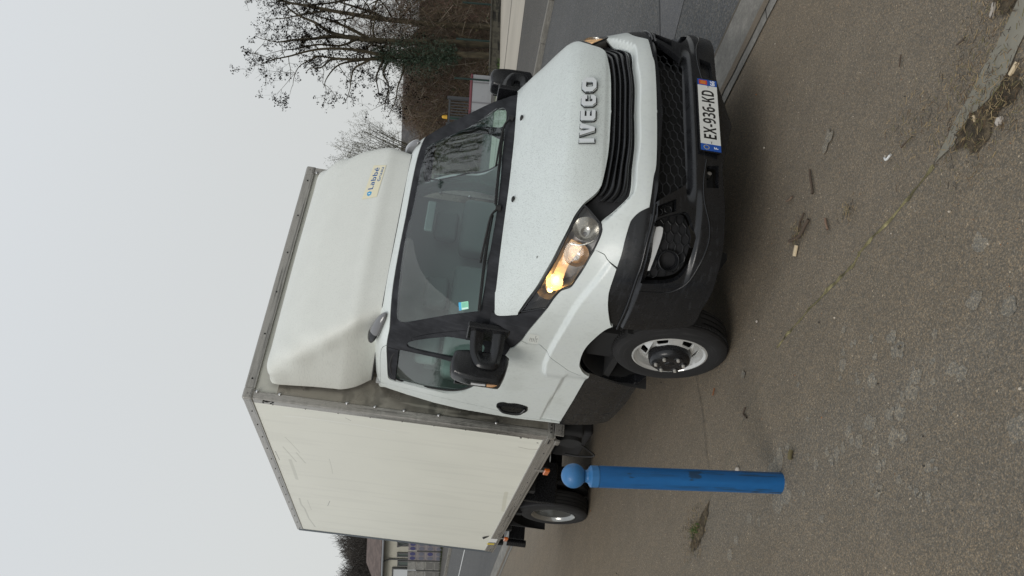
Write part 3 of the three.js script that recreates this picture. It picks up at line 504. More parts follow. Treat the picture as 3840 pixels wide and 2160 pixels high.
// fog lamp pockets
const drlPoly = outline(Z6([480, 612], [550, 596], [582, 612]), Z6([582, 612], [572, 690], [505, 890], [456, 1014]), Z6([456, 1014], [396, 1020]), Z6([396, 1020], [412, 925], [450, 740], [480, 612]));
const drlMat = phy(lin(0.62, 0.63, 0.64), 0.25, { clearcoat: 1, clearcoatRoughness: 0.1, map: grime });
const fogC = UY(Z6([632, 925]))[0], fogR = .052;
for (const m of [false, true]) {
  const mk = (g) => m ? mirrorZ(g) : g;
  const pk = part('fog_lamp_pocket', mk(panel(fogPoly.map(p => [fogC[0] + (p[0] - fogC[0]) * 1.03, fogC[1] + (p[1] - fogC[1]) * 1.03]), { du: .03, dy: .02, disp: () => -.05, thick: 0, gap: 0 })), blackDull, truck);
  const hx = honey(fogPoly, .066, .040, -.044, .0036).filter(g => { g.computeBoundingSphere(); return g.boundingSphere.center.distanceTo(SN(...fogC, () => -.046).p) > fogR * 1.05; });
  part('honeycomb', mk(merge(hx)), blackPl, pk);
  const c0 = SN(...fogC, () => -.02), ring = new THREE.LatheGeometry([[fogR * 1.02, -.035], [fogR * 1.12, -.005], [fogR * 1.05, .006], [fogR * .96, .002], [fogR * .80, -.03], [fogR * .7, -.055], [.001, -.058]].map(p => new THREE.Vector2(...p)), 28);
  ring.applyQuaternion(new THREE.Quaternion().setFromUnitVectors(new V3(0, 1, 0), c0.n.clone().add(new V3(.5, 0, 0)).normalize())).translate(...c0.p.toArray());
  part('fog_lamp_bezel', mk(ring), blackPl, pk);
  part('running_lamp', mk(panel(drlPoly, { du: .02, dy: .01, disp: () => -.012, thick: .04 })), drlMat, truck);
  part('bumper_vent', mk(panel(sqPoly.map(p => [p[0], p[1]]), { disp: () => -.035, thick: 0, gap: 0 })), voidBlack, bumper);
  const v0 = UY(Z6([545, 460]))[0], v1 = UY(Z6([630, 440]))[0];
  for (const v of [v0, v1]) { const q = SN(...v, () => -.02); part('vent_rim', mk(new THREE.TorusGeometry(.019, .004, 6, 16).applyQuaternion(new THREE.Quaternion().setFromUnitVectors(new V3(0, 0, 1), q.n)).translate(...q.p.toArray())), blackPl, bumper); }
  if (!m) { part('tow_eye_recess', panel(towPoly, { disp: () => -.04, thick: 0, gap: 0 }), voidBlack, bumper); const q = SN(...UY(Z6([998, 118]))[0], () => -.02); part('tow_eye', new THREE.CylinderGeometry(.012, .012, .03, 10).rotateZ(HP).translate(...q.p.toArray()), steel, bumper); }
  else part('tow_eye_cover', mirrorZ(panel(towPoly, { disp: () => -.004, thick: .02 })), blackPl, bumper);
  // pressed line round the corner of the bumper
  const grv = UY(Z6([950, 20], [925, 200], [920, 400], [960, 600], [960, 720], [920, 850], [860, 970], [790, 1080], [700, 1150], [600, 1180], [350, 1172])).map(p => SN(...p, (u, y, s) => bumpDisp(u, y, s) + .001).p);
  part('pressed_line', mk(tube(grv, .0045, 5, 60)), blackPl, bumper);
  const fin = UY([...Z6([497, 400], [470, 560], [420, 760], [372, 960], [335, 1060]), ...Z2([690, 690], [640, 800])]).map(p => SN(...p, (u, y, s) => bumpDisp(u, y, s) + .004).p);
  part('bumper_fin', mk(tube(fin, .008, 6, 50)), blackPl, bumper);
}

// ---------------------------------------------------------------- doors, glass, roof
const M_glB = Mid(Z3([684, 640], [697, 500], [708, 400])), M_glT = Mid(Z3([248, 760], [262, 700], [285, 580])), M_rfF = Mid(Z3([222, 760], [250, 630], [275, 520]));
const E9 = zm(1425, 1087, .3368);
const L_beltRear = dens(C3([320, 733], [150, 1030], [5, 1266]), 4);
const L_shut = dens([...B2([1688, 1172], [1600, 1156]), ...E9([1500, 1408], [1330, 1350], [1150, 1303], [900, 1250], [600, 1178], [300, 1102], [5, 1026])]);
const doorPoly = outline(B2([120, 468], [82, 490], [66, 535]), B2([66, 535], [62, 660], [64, 798]), L_shut.slice().reverse(), [...B2([1688, 1172]), ...C3([5, 1266])], L_beltRear.slice().reverse(), L_door.slice().reverse(), B2([1342, 432], [1272, 490], [1240, 497]), B2([1240, 497], [1172, 590], [1100, 668], [1000, 772], [900, 852], [800, 893], [720, 906], [600, 894], [190, 797]), B2([190, 797], [147, 778], [131, 740], [124, 600], [120, 468]));
const doorG = panel(doorPoly, { du: .03, dy: .012, disp: sideDisp, thick: .02 });
const darkFrameG = (() => {
  const outer = outline(B2([122, 458], [400, 392], [650, 353], [850, 338], [960, 345], [1060, 372], [1150, 405], [1240, 497]), B2([1240, 497], [1172, 590], [1000, 708]), B2([1000, 708], [700, 620], [228, 515], [121, 488]));
  const q = outline(B2([298, 470], [330, 442], [450, 420], [600, 404], [700, 402], [880, 435]), B2([880, 435], [985, 470], [1000, 520], [960, 590], [880, 610]), B2([880, 610], [700, 586], [480, 540], [330, 500], [298, 470]));
  return { frame: panel(withHoles(outer, [q]), { du: .03, dy: .012, disp: () => -.004, thick: .015, gap: .0015 }), quarter: panel(q, { du: .04, dy: .03, disp: () => -.010, thick: 0, gap: 0 }) };
})();
const winG = panel(outline(B2([230, 518], [700, 622], [1000, 708]), B2([1000, 708], [1172, 590], [1100, 668], [1000, 772], [900, 852], [800, 885]), B2([800, 885], [720, 895], [600, 884], [196, 788]), B2([196, 788], [230, 518])), { du: .04, dy: .03, disp: () => -.016, thick: 0, gap: 0 });
const topBlackG = panel(outline(B2([121, 490], [228, 517]), B2([228, 517], [196, 788], [190, 793]), B2([190, 793], [147, 774], [133, 740], [126, 600], [121, 490])), { du: .03, dy: .02, disp: () => -.004, thick: .012 });
const sealPts = UY(B2([232, 520], [700, 624], [990, 704], [1000, 770], [900, 848], [800, 884], [720, 893], [600, 882], [200, 784])).map(p => SN(...p, () => -.012).p);
const handleC = UY(B2([1255, 1030]))[0];
for (const m of [false, true]) {
  const mk = (g) => m ? mirrorZ(g) : g;
  const d = part('door', mk(doorG), paint, truck);
  part('door_frame', mk(darkFrameG.frame), frit, d); part('quarter_window', mk(darkFrameG.quarter), glass, d); part('door_window', mk(winG), glass, d); part('window_header', mk(topBlackG), frit, d);
  part('window_seal', mk(tube(sealPts, .007, 6, 120, true)), rubber, d);
  // pull handle in its cup
  const cup = outline(B2([1114, 1020], [1122, 995], [1180, 984], [1290, 996], [1385, 1022], [1396, 1040], [1388, 1066], [1335, 1085], [1220, 1070], [1130, 1040], [1114, 1020]));
  part('handle_cup', mk(panel(cup, { du: .02, dy: .01, disp: () => .004, thick: .01, gap: 0 })), blackPl, d);
  const h = UY(B2([1135, 1022], [1170, 1034], [1250, 1046], [1330, 1052], [1375, 1042])).map((p, i) => SN(...p, () => [.008, .028, .034, .03, .008][i]).p);
  part('handle', mk(tube(h, .011, 8, 24)), blackPl, d);
}
// roof, rear pillars and back wall of the cab
const L_roofFront = [...B2([121, 466], [130, 400], [148, 300], [158, 130]), ...Z3([163, 1080], [190, 920], [222, 760]), M_rfF];
const roofPoly = outline([M(2.137), ...[.2, .5, .8, 1.1, 1.4].map(u => ({ u, y: 2.137 })), atX(-1.24, 2.137)], [atX(-1.24, 2.137), atX(-1.22, 2.09), ...dens([...E9([-12, 1062], [300, 1166], [600, 1256], [900, 1327], [1200, 1380], [1500, 1430]), ...B2([1630, 1172], [1688, 1180])])], B2([1688, 1180], [1688, 1172]), L_shut, B2([64, 798], [62, 660], [66, 535]), B2([66, 535], [82, 490], [120, 467]), L_roofFront, [M_rfF, M(2.137)]);
const roofO = part('roof', whole(panel(roofPoly, { du: .04, dy: .012, half: true, thick: .02 })), paint, truck);
{ const sh = []; for (let i = 0; i <= 40; i++) { const p = S(HP * i / 40, 2.137); sh.push([p.x, p.z]); } const end = S(atX(-1.24, 2.137).u, 2.137); sh.push([-1.24, end.z]);
  const s = new THREE.Shape([...sh.map(p => new THREE.Vector2(p[0], p[1])), ...sh.slice().reverse().map(p => new THREE.Vector2(p[0], -p[1]))]);
  part('roof_skin', new THREE.ExtrudeGeometry(s, { depth: .012, bevelEnabled: false }).rotateX(HP).translate(0, 2.137, 0), paint, roofO); }
part('cab_back', [box(-1.245, -1.215, .45, 2.1, -.84, .84)], std(lin(0.42, 0.43, 0.43), 0.8), truck);
part('cab_floor', [box(-1.2, .2, .60, .64, -.94, .94), box(-1.2, -.52, .42, .60, -.90, .90)], voidBlack, truck);
// windscreen: clear pane and its black printed border down to the scuttle
const L_glTop = [M_glT, ...Z3([262, 700], [232, 800], [212, 920], [194, 1060], [183, 1200])], L_glSide = Z3([240, 1260], [430, 1226], [592, 1208]);
const L_glLow = [...Z3([592, 1208], [612, 1100], [634, 950], [662, 790], [684, 640]), M_glB];
// (the left edge is taken from the photograph's left side)
const L_glLeft2 = Z3([672, 206], [560, 285], [420, 350], [352, 382]), L_glLeft3 = Z3([352, 382], [328, 400], [316, 450], [296, 520]);
const glPoly = outline(L_glTop, Z3([183, 1200], [184, 1238], [202, 1260], [240, 1260]), L_glSide, [...L_glLow, ...Z3([700, 440], [716, 300])], Z3([716, 300], [722, 240], [718, 212], [700, 200], [672, 206]), L_glLeft2, [...L_glLeft3, M_glT]);
const screen = part('windscreen', panel(glPoly, { du: .05, dy: .02, disp: () => -.002, thick: 0, gap: 0 }), glass, truck);
const fritHalf = outline(L_roofFront.slice().reverse(), B2([121, 466], [400, 390], [650, 351], [850, 336], [960, 343], [1022, 334]), B2([1022, 334], [1042, 290], [1066, 168]), B2([1066, 168], [1092, 160], [1096, 130]), [...B2([1096, 130], [1098, 0]), ...L_hoodRear]);
const fritPoly = [...fritHalf, ...fritHalf.slice(1, -1).reverse().map(p => [-p[0], p[1]])];
part('windscreen_border', panel(withHoles(fritPoly, [glPoly]), { du: .03, dy: .012, disp: (u, y) => -.003 - .02 * sstep(1.46, 1.40, y), thick: .012, gap: 0 }), frit, truck);
const scuttleG = panel(outline(B2([1066, 168], [1098, 178], [1112, 200], [1140, 208], [1220, 206], [1305, 198]), B2([1305, 198], [1338, 182], [1562, 150]), B2([1562, 150], [1415, 328], [1342, 430]), B2([1342, 430], [1272, 489], [1240, 496]), B2([1240, 496], [1150, 404], [1060, 370], [1022, 334]), B2([1022, 334], [1042, 290], [1066, 168])), { du: .03, dy: .012, disp: () => -.004, thick: .015 });
part('scuttle_corner', scuttleG, frit, truck); part('scuttle_corner', mirrorZ(scuttleG), frit, truck);
// insurance sticker behind the pane
{ const st = canvasTex(128, 128, (c) => { c.fillStyle = '#9fe6c4'; c.fillRect(0, 0, 128, 128); c.fillStyle = '#4fb9e6'; c.fillRect(0, 0, 128, 34); c.fillStyle = '#2f8f78'; for (let i = 0; i < 5; i++) c.fillRect(14, 44 + i * 16, 70 + (i * 37) % 34, 5); c.fillStyle = '#e6fff4'; c.fillRect(100, 40, 20, 80); });
  const a = UY(Z3([487, 1165], [535, 1158], [537, 1196], [490, 1205])).map(p => SN(...p, () => .001).p);
  const g = new THREE.BufferGeometry(); const P = [a[0], a[3], a[2], a[1]]; g.setAttribute('position', new THREE.Float32BufferAttribute([P[0], P[1], P[2], P[0], P[2], P[3]].flatMap(p => p.toArray()), 3)); g.setAttribute('uv', new THREE.Float32BufferAttribute([0, 1, 1, 1, 1, 0, 0, 1, 1, 0, 0, 0].map((v, i) => v), 2)); g.computeVertexNormals();
  part('windscreen_sticker', g, std('#ffffff', .6, { map: st }), screen); }
// dust left where the wipers do not reach
const dustFilm = new THREE.MeshStandardMaterial({ color: lin(.50, .52, .50), roughness: 1, transparent: true, opacity: .17, alphaMap: tex(256, (u, v, i, j) => { const f = fbm(u * 10, v * 10, 4, 10), g = fbm(u * 50, v * 50, 3, 50); const c = 110 + 120 * f + 60 * (g - .5); return [c, c, c]; }, false) });
part('dust_film', panel(outline(Z3([183, 1200], [184, 1238], [202, 1260], [240, 1258]), Z3([240, 1258], [430, 1226], [520, 1212]), Z3([520, 1212], [440, 1150], [380, 1100], [330, 1050], [295, 990], [275, 930], [266, 870], [240, 845], [222, 862]), Z3([222, 862], [212, 920], [194, 1060], [183, 1200])), { du: .04, dy: .02, disp: () => .001, thick: 0, gap: 0 }), dustFilm, screen);
// wipers
function wiper(blade, arm, piv) {
  const B = UY(blade).map(p => SN(...p, () => .016).p), A = UY(arm).map((p, i, a) => SN(...p, () => i === 0 ? .005 : .034).p);
  const w = part('wiper', tube(A, .007, 6, 30), rubber, truck);
  part('blade', [tube(B, .006, 5, 40), tube(B.map(p => p.clone().add(new V3(.010, .010, 0))), .004, 5, 40)], rubber, w);
  part('pivot', new THREE.CylinderGeometry(.017, .02, .03, 12).translate(A[0].x, A[0].y + .005, A[0].z), rubber, w);
}
wiper(Z3([597, 1206], [612, 1090], [628, 960], [645, 850], [666, 738]), Z3([690, 700], [672, 740], [640, 850], [612, 975]));
wiper(Z3([682, 692], [690, 600], [702, 480], [717, 330]), Z3([752, 258], [735, 300], [712, 380], [690, 505]));
// bonnet letters in chrome: I V E C O
{
  const stroke = (pts, w) => { const s = new THREE.Shape(); pts.forEach((p, i) => i ? s.lineTo(...p) : s.moveTo(...p)); return s; };
  const H = .088, letters = {
    I: [.030, [stroke([[0, 0], [.030, 0], [.030, H], [0, H]])]],
    V: [.094, [stroke([[0, H], [.034, 0], [.060, 0], [.094, H], [.066, H], [.047, .026], [.028, H]])]],
    E: [.076, [stroke([[0, .010], [.010, 0], [.076, 0], [.076, .022], [.028, .022], [.028, .034], [.068, .034], [.068, .054], [.028, .054], [.028, .066], [.076, .066], [.076, H], [.010, H], [0, .078]])]],
    C: [.078, [stroke([[0, .018], [.018, 0], [.062, 0], [.078, .016], [.078, .032], [.052, .032], [.052, .022], [.030, .022], [.027, .026], [.027, .062], [.030, .066], [.052, .066], [.052, .056], [.078, .056], [.078, .072], [.062, H], [.018, H], [0, .070]])]],
    O: [.094, [(() => { const s = stroke([[0, .022], [.022, 0], [.072, 0], [.094, .022], [.094, .066], [.072, H], [.022, H], [0, .066]]); const h = new THREE.Path(); [[.027, .028], [.034, .022], [.060, .022], [.067, .028], [.067, .060], [.060, .066], [.034, .066], [.027, .060]].forEach((p, i) => i ? h.lineTo(...p) : h.moveTo(...p)); s.holes.push(h); return s; })()]],
  };
  const lay = [['I', .243], ['V', .205], ['E', .093], ['C', -.009], ['O', -.149]];
  const lz = { I: [.243, .215], V: [.203, .106], E: [.094, .012], C: [-.012, -.100], O: [-.118, -.236] };
  for (const [ch] of lay) {
    const [w, shapes] = letters[ch], [za, zb] = lz[ch], zc = (za + zb) / 2;
    const g = new THREE.ExtrudeGeometry(shapes, { depth: .008, bevelEnabled: true, bevelSize: .003, bevelThickness: .010, bevelSegments: 2 });
    g.translate(-w / 2, -H / 2, 0); g.scale((za - zb) / (w + .012), H / (H + .012), 1);
    let lo = 0, hi = .5; const y = 1.066; for (let k = 0; k < 30; k++) { const m = (lo + hi) / 2; if (S(m, y).z < Math.abs(zc)) lo = m; else hi = m; }
    const q = SN(lo * (zc < 0 ? -1 : 1), y), N = q.n, U = new V3(0, 1, 0).addScaledVector(N, -N.y).normalize(), X = U.clone().cross(N).normalize();
    g.applyMatrix4(new THREE.Matrix4().makeBasis(X, U, N).setPosition(q.p.clone().addScaledVector(N, .002)));
    const gb = new THREE.ExtrudeGeometry(shapes, { depth: .003, bevelEnabled: true, bevelSize: .0062, bevelThickness: .0015, bevelSegments: 1 }); gb.translate(-w / 2, -H / 2, 0); gb.scale((za - zb) / (w + .012), H / (H + .012), 1); gb.applyMatrix4(new THREE.Matrix4().makeBasis(X, U, N).setPosition(q.p.clone().addScaledVector(N, .003)));
    part('letter_shade_edge', gb, blackPl, hood);  // dark outline added under each letter, for the shade along its edges
    part('badge_letter', g, chrome, hood).userData.label = 'chrome letter ' + ch;
  }
  for (const s of [1, -1]) { const q = SN(...UY(Z3([759, 655]))[0]); part('washer_nozzle', new THREE.SphereGeometry(.016, 12, 8).scale(1.5, .6, 1).translate(q.p.x, q.p.y + .004, q.p.z * s), rubber, hood); }
  // stone chip on the bonnet
  const q = SN(...UY(Z2([225, 435]))[0]); part('paint_chip', new THREE.SphereGeometry(.008, 6, 4).scale(1.8, .15, .7).translate(...q.p.toArray()), blackDull, hood);
}
// headlamps: clear cover over a bright bowl, the parking bulb lit
const warm = new THREE.Color(1.0, 0.62, 0.22);
const bulbUY = UY(Z5([372, 1085]))[0];
const reflMat = std(lin(0.72, 0.70, 0.67), 0.22, { metalness: 0.95, map: grime });
const lampHouse = std(lin(0.16, 0.15, 0.14), 0.35, { metalness: 0.6 }), lampBack = std(lin(.62, .60, .57), .3, { metalness: .8, map: scuff });
const paintedGlowMat = new THREE.MeshStandardMaterial({ color: lin(.7, .5, .3), roughness: .3, emissive: new THREE.Color(1, .50, .14), emissiveIntensity: .85, emissiveMap: tex(256, (u, v, i, j) => { const f = fbm(u * 40, v * 40, 4, 40), h = hash(i, j); const c = 90 + 220 * Math.pow(f, 1.6) + 50 * (h > .9 ? 1 : 0); return [c, c, c]; }) });  // amber emission put into the colour, for bulb glow in the chrome
const bulbMat = new THREE.MeshStandardMaterial({ color: 0x332211, emissive: warm, emissiveIntensity: 6 });
for (const m of [false, true]) {
  const mk = (g) => m ? mirrorZ(g) : g;
  const lamp = part('headlamp', mk(panel(lampPoly, { du: .02, dy: .01, disp: () => -.10, thick: 0, gap: .001 })), lampBack, truck);
  // black surround: from the cover's edge back to the bowl
  const ringG = (() => { const pos = [], P = inset(lampPoly, .001); for (let i = 0; i < P.length; i++) { const a = SN(...P[i], () => -.001).p, b = SN(...P[(i + 1) % P.length], () => -.001).p, c = SN(...P[(i + 1) % P.length], () => -.10).p, d = SN(...P[i], () => -.10).p; for (const q of [a, b, c, a, c, d]) pos.push(q.x, q.y, q.z); } const g = new THREE.BufferGeometry(); g.setAttribute('position', new THREE.Float32BufferAttribute(pos, 3)); g.computeVertexNormals(); return g; })();
  part('lamp_housing', mk(ringG), lampHouse, lamp);
  part('lamp_rim', mk(tube(lampPoly.filter((_, i) => i % 2 === 0).map(p => SN(...p, () => -.003).p), .006, 5, 160, true)), blackPl, lamp);
  part('lens', mk(panel(lampPoly, { du: .03, dy: .015, disp: () => -.003, thick: 0, gap: .001 })), clearPl, lamp);
  const bowl = (pix, r, dep, depth) => { const q = SN(...UY(Z5(pix))[0], () => -depth); const g = new THREE.LatheGeometry(Array.from({ length: 12 }, (_, i) => { const t = i / 11; return new THREE.Vector2(.012 + (r - .012) * t, dep * t * t); }), 26); g.applyQuaternion(new THREE.Quaternion().setFromUnitVectors(new V3(0, 1, 0), q.n.clone().multiplyScalar(.55).add(new V3(1, .05, 0)).normalize())); return g.translate(...q.p.toArray()); };
  part('reflector', mk(bowl([690, 545], .068, .065, .085)), reflMat, lamp);
  part('reflector', mk(bowl([600, 810], .066, .065, .085)), reflMat, lamp);
  part('reflector', mk(bowl([395, 1060], .045, .05, .07)), reflMat, lamp);
  { // wall closing off the dark outer end of the lamp
    const L = crom(UY(Z5([262, 1060], [300, 1118], [360, 1146], [420, 1138], [475, 1085])), 4), pos = []; for (let i = 0; i < L.length - 1; i++) { const a = SN(...L[i], () => -.0045).p, b = SN(...L[i + 1], () => -.0045).p, c = SN(...L[i + 1], () => -.10).p, d = SN(...L[i], () => -.10).p; for (const q of [a, b, c, a, c, d]) pos.push(q.x, q.y, q.z); }
    const g = new THREE.BufferGeometry(); g.setAttribute('position', new THREE.Float32BufferAttribute(pos, 3)); g.computeVertexNormals(); part('end_wall', mk(g), lampHouse, lamp); }
  part('divider', mk(tube(UY(Z5([560, 640], [640, 655], [730, 640], [790, 610])).map(p => SN(...p, () => -.03).p), .006, 6, 20)), reflMat, lamp);
  part('painted_glow', mk(panel(outline(Z5([296, 1030], [365, 915], [445, 770], [515, 640], [552, 598]), Z5([552, 598], [640, 650], [660, 690], [610, 760], [540, 860], [500, 960], [468, 1075], [370, 1128], [310, 1100], [296, 1030])), { du: .02, dy: .01, disp: () => -.06, thick: .008, gap: 0 })), paintedGlowMat, lamp);  // no lamp of its own: emissive panel for glow mirrored in indicator chrome
  if (m) part('painted_glow', mk(panel(outline(Z5([700, 305], [608, 462], [530, 615]), Z5([530, 615], [660, 660], [780, 600], [842, 465]), Z5([842, 465], [750, 340], [700, 305])), { du: .02, dy: .01, disp: () => -.012, thick: .008, gap: 0 })), paintedGlowMat, lamp);  // amber glow of the left lamp, put in as emission
  const bq = SN(...bulbUY, () => -.035).p; if (m) bq.z *= -1;
  part('bulb', new THREE.SphereGeometry(.016, 14, 10).translate(...bq.toArray()), bulbMat, lamp);
  const pl = new THREE.PointLight(warm, 0.05, 6, 2); const lq = SN(bulbUY[0] - .05, bulbUY[1] - .005, () => -.028).p; if (m) lq.z *= -1; pl.position.copy(lq); pl.castShadow = true; pl.shadow.radius = 0.8; pl.name = 'lamp_light'; lamp.add(pl);
}
// black sills behind the front wheels
const sillPoly = outline([...C3([320, 735]), ...C3([150, 1032], [10, 1264])], C3([10, 1264], [20, 1296]), C3([20, 1296], [200, 1302], [420, 1302]), C3([420, 1302], [505, 1288], [570, 1242], [640, 1172], [720, 1085], [800, 965], [880, 852], [935, 800]), C3([935, 800], [850, 862], [760, 866], [600, 832], [450, 782], [320, 735]));
const sillG = panel(sillPoly, { du: .02, dy: .015, thick: .06, disp: (u, y, p) => -.012 - .012 * sstep(.54, .46, y) });
for (const m of [false, true]) { const s = part('sill', m ? mirrorZ(sillG) : sillG, blackPl, truck);
  const ln = UY(C3([822, 860], [700, 1010], [620, 1110], [552, 1192], [300, 1196], [165, 1192], [130, 1248], [20, 1232])).map(p => SN(...p, (u, y) => -.012 - .012 * sstep(.54, .46, y) - .002).p); const t = tube(ln, .004, 5, 60); part('sill_joint', m ? mirrorZ(t) : t, voidBlack, s); }
// wheel arch liners
{ const prof = [], n = 40; const pos = [], idx = [];
  const ra = .475, zz = [.962, .955, .86, .53], rad = [.455, .45, .43, .43];
  for (let i = 0; i <= n; i++) { const t = lerp(-.22, Math.PI + .10, i / n); zz.forEach((z, k) => { const r = rad[k]; pos.push(-.01 + r * Math.cos(t), .385 + r * Math.sin(t) * 1.02, z); }); }
  for (let i = 0; i < n; i++) for (let k = 0; k < 3; k++) { const a = i * 4 + k, b = a + 1, c = a + 4, d = c + 1; idx.push(a, b, d, a, d, c); }
  const g = new THREE.BufferGeometry(); g.setAttribute('position', new THREE.Float32BufferAttribute(pos, 3)); g.setIndex(idx); g.computeVertexNormals();
  const wall = box(-.55, .50, .15, .90, .50, .545);
  for (const m of [false, true]) { const l = part('wheel_arch_liner', m ? mirrorZ(g) : g, voidBlack, truck); part('inner_arch_wall', m ? mirrorZ(wall) : wall, voidBlack, l); } }
// dark bulk behind the front skin so that no light falls through the shut lines
part('engine_bay', [box(-.15, .78, .45, .95, -.52, .52), box(-.1, .60, .9, 1.18, -.62, .62), box(.80, .90, .33, .55, -.55, .55), box(-.2, .1, .62, 1.22, -.9, .9), box(-.16, .04, 1.215, 1.31, -.86, .86)], voidBlack, truck);
// weight sticker on the wing
{ const st = canvasTex(128, 160, (c) => { c.fillStyle = '#d9dcd6'; c.fillRect(0, 0, 128, 160); c.fillStyle = '#222'; c.font = 'bold 20px sans-serif'; ['2.810', '3.500', '7.000', '2.15×6.84', '14.706'].forEach((s, i) => c.fillText(s, 22, 30 + i * 27)); });
  const a = UY(Z2([190, 828], [240, 838], [228, 884], [178, 874])).map(p => SN(...p, (u, y, s) => sideDisp(u, y, s) + .0015).p);
  const P = [a[0], a[3], a[2], a[1]]; const g = new THREE.BufferGeometry(); g.setAttribute('position', new THREE.Float32BufferAttribute([P[0], P[1], P[2], P[0], P[2], P[3]].flatMap(p => p.toArray()), 3)); g.setAttribute('uv', new THREE.Float32BufferAttribute([1, 1, 0, 1, 0, 0, 1, 1, 0, 0, 1, 0], 2)); g.computeVertexNormals();
  part('weight_sticker', g, std('#ffffff', .6, { map: st }), wingR); }
// number plate
{ const st = canvasTex(1040, 220, (c) => {
    c.fillStyle = '#dedfdb'; c.fillRect(0, 0, 1040, 220); c.fillStyle = '#1c52a8'; c.fillRect(0, 0, 92, 220); c.fillRect(948, 0, 92, 220);
    c.fillStyle = '#f2d23a'; for (let i = 0; i < 12; i++) { const t = i / 12 * 2 * Math.PI; c.beginPath(); c.arc(46 + 28 * Math.cos(t), 62 + 28 * Math.sin(t), 4.5, 0, 7); c.fill(); }
    c.fillStyle = '#fff'; c.font = 'bold 62px sans-serif'; c.textAlign = 'center'; c.fillText('F', 46, 190); c.font = 'bold 70px sans-serif'; c.fillText('66', 994, 196);
    c.fillStyle = '#c8402c'; c.fillRect(962, 18, 64, 92); c.fillStyle = '#e2a33a'; for (let i = 0; i < 4; i++) c.fillRect(972 + i * 13, 34, 6, 60);
    c.fillStyle = '#0c0c0c'; c.save(); c.translate(520, 182); c.scale(0.86, 1.12); c.font = 'bold 176px sans-serif'; c.fillText('EX-936-KD', 0, 0); c.restore();
  });
  const pl = part('number_plate', box(1.022, 1.026, .4256 - .06, .4256 + .06, -.0118 - .265, -.0118 + .265, .001), blackPl, truck);
  const face = new THREE.PlaneGeometry(.52, .11).rotateY(HP).translate(1.0285, .4256, -.0118); part('plate_print', face, phy(lin(1, 1, 1), .3, { map: st, clearcoat: .4 }), pl);
  part('plate_holder', box(.985, 1.022, .4256 - .066, .4256 + .05, -.0118 - .24, -.0118 + .24, .005), blackPl, truck);
  for (const s of [-1, 1]) part('plate_screw', new THREE.SphereGeometry(.006, 8, 6).translate(1.029, .4256 + .0, -.0118 + s * .205), steel, pl); }
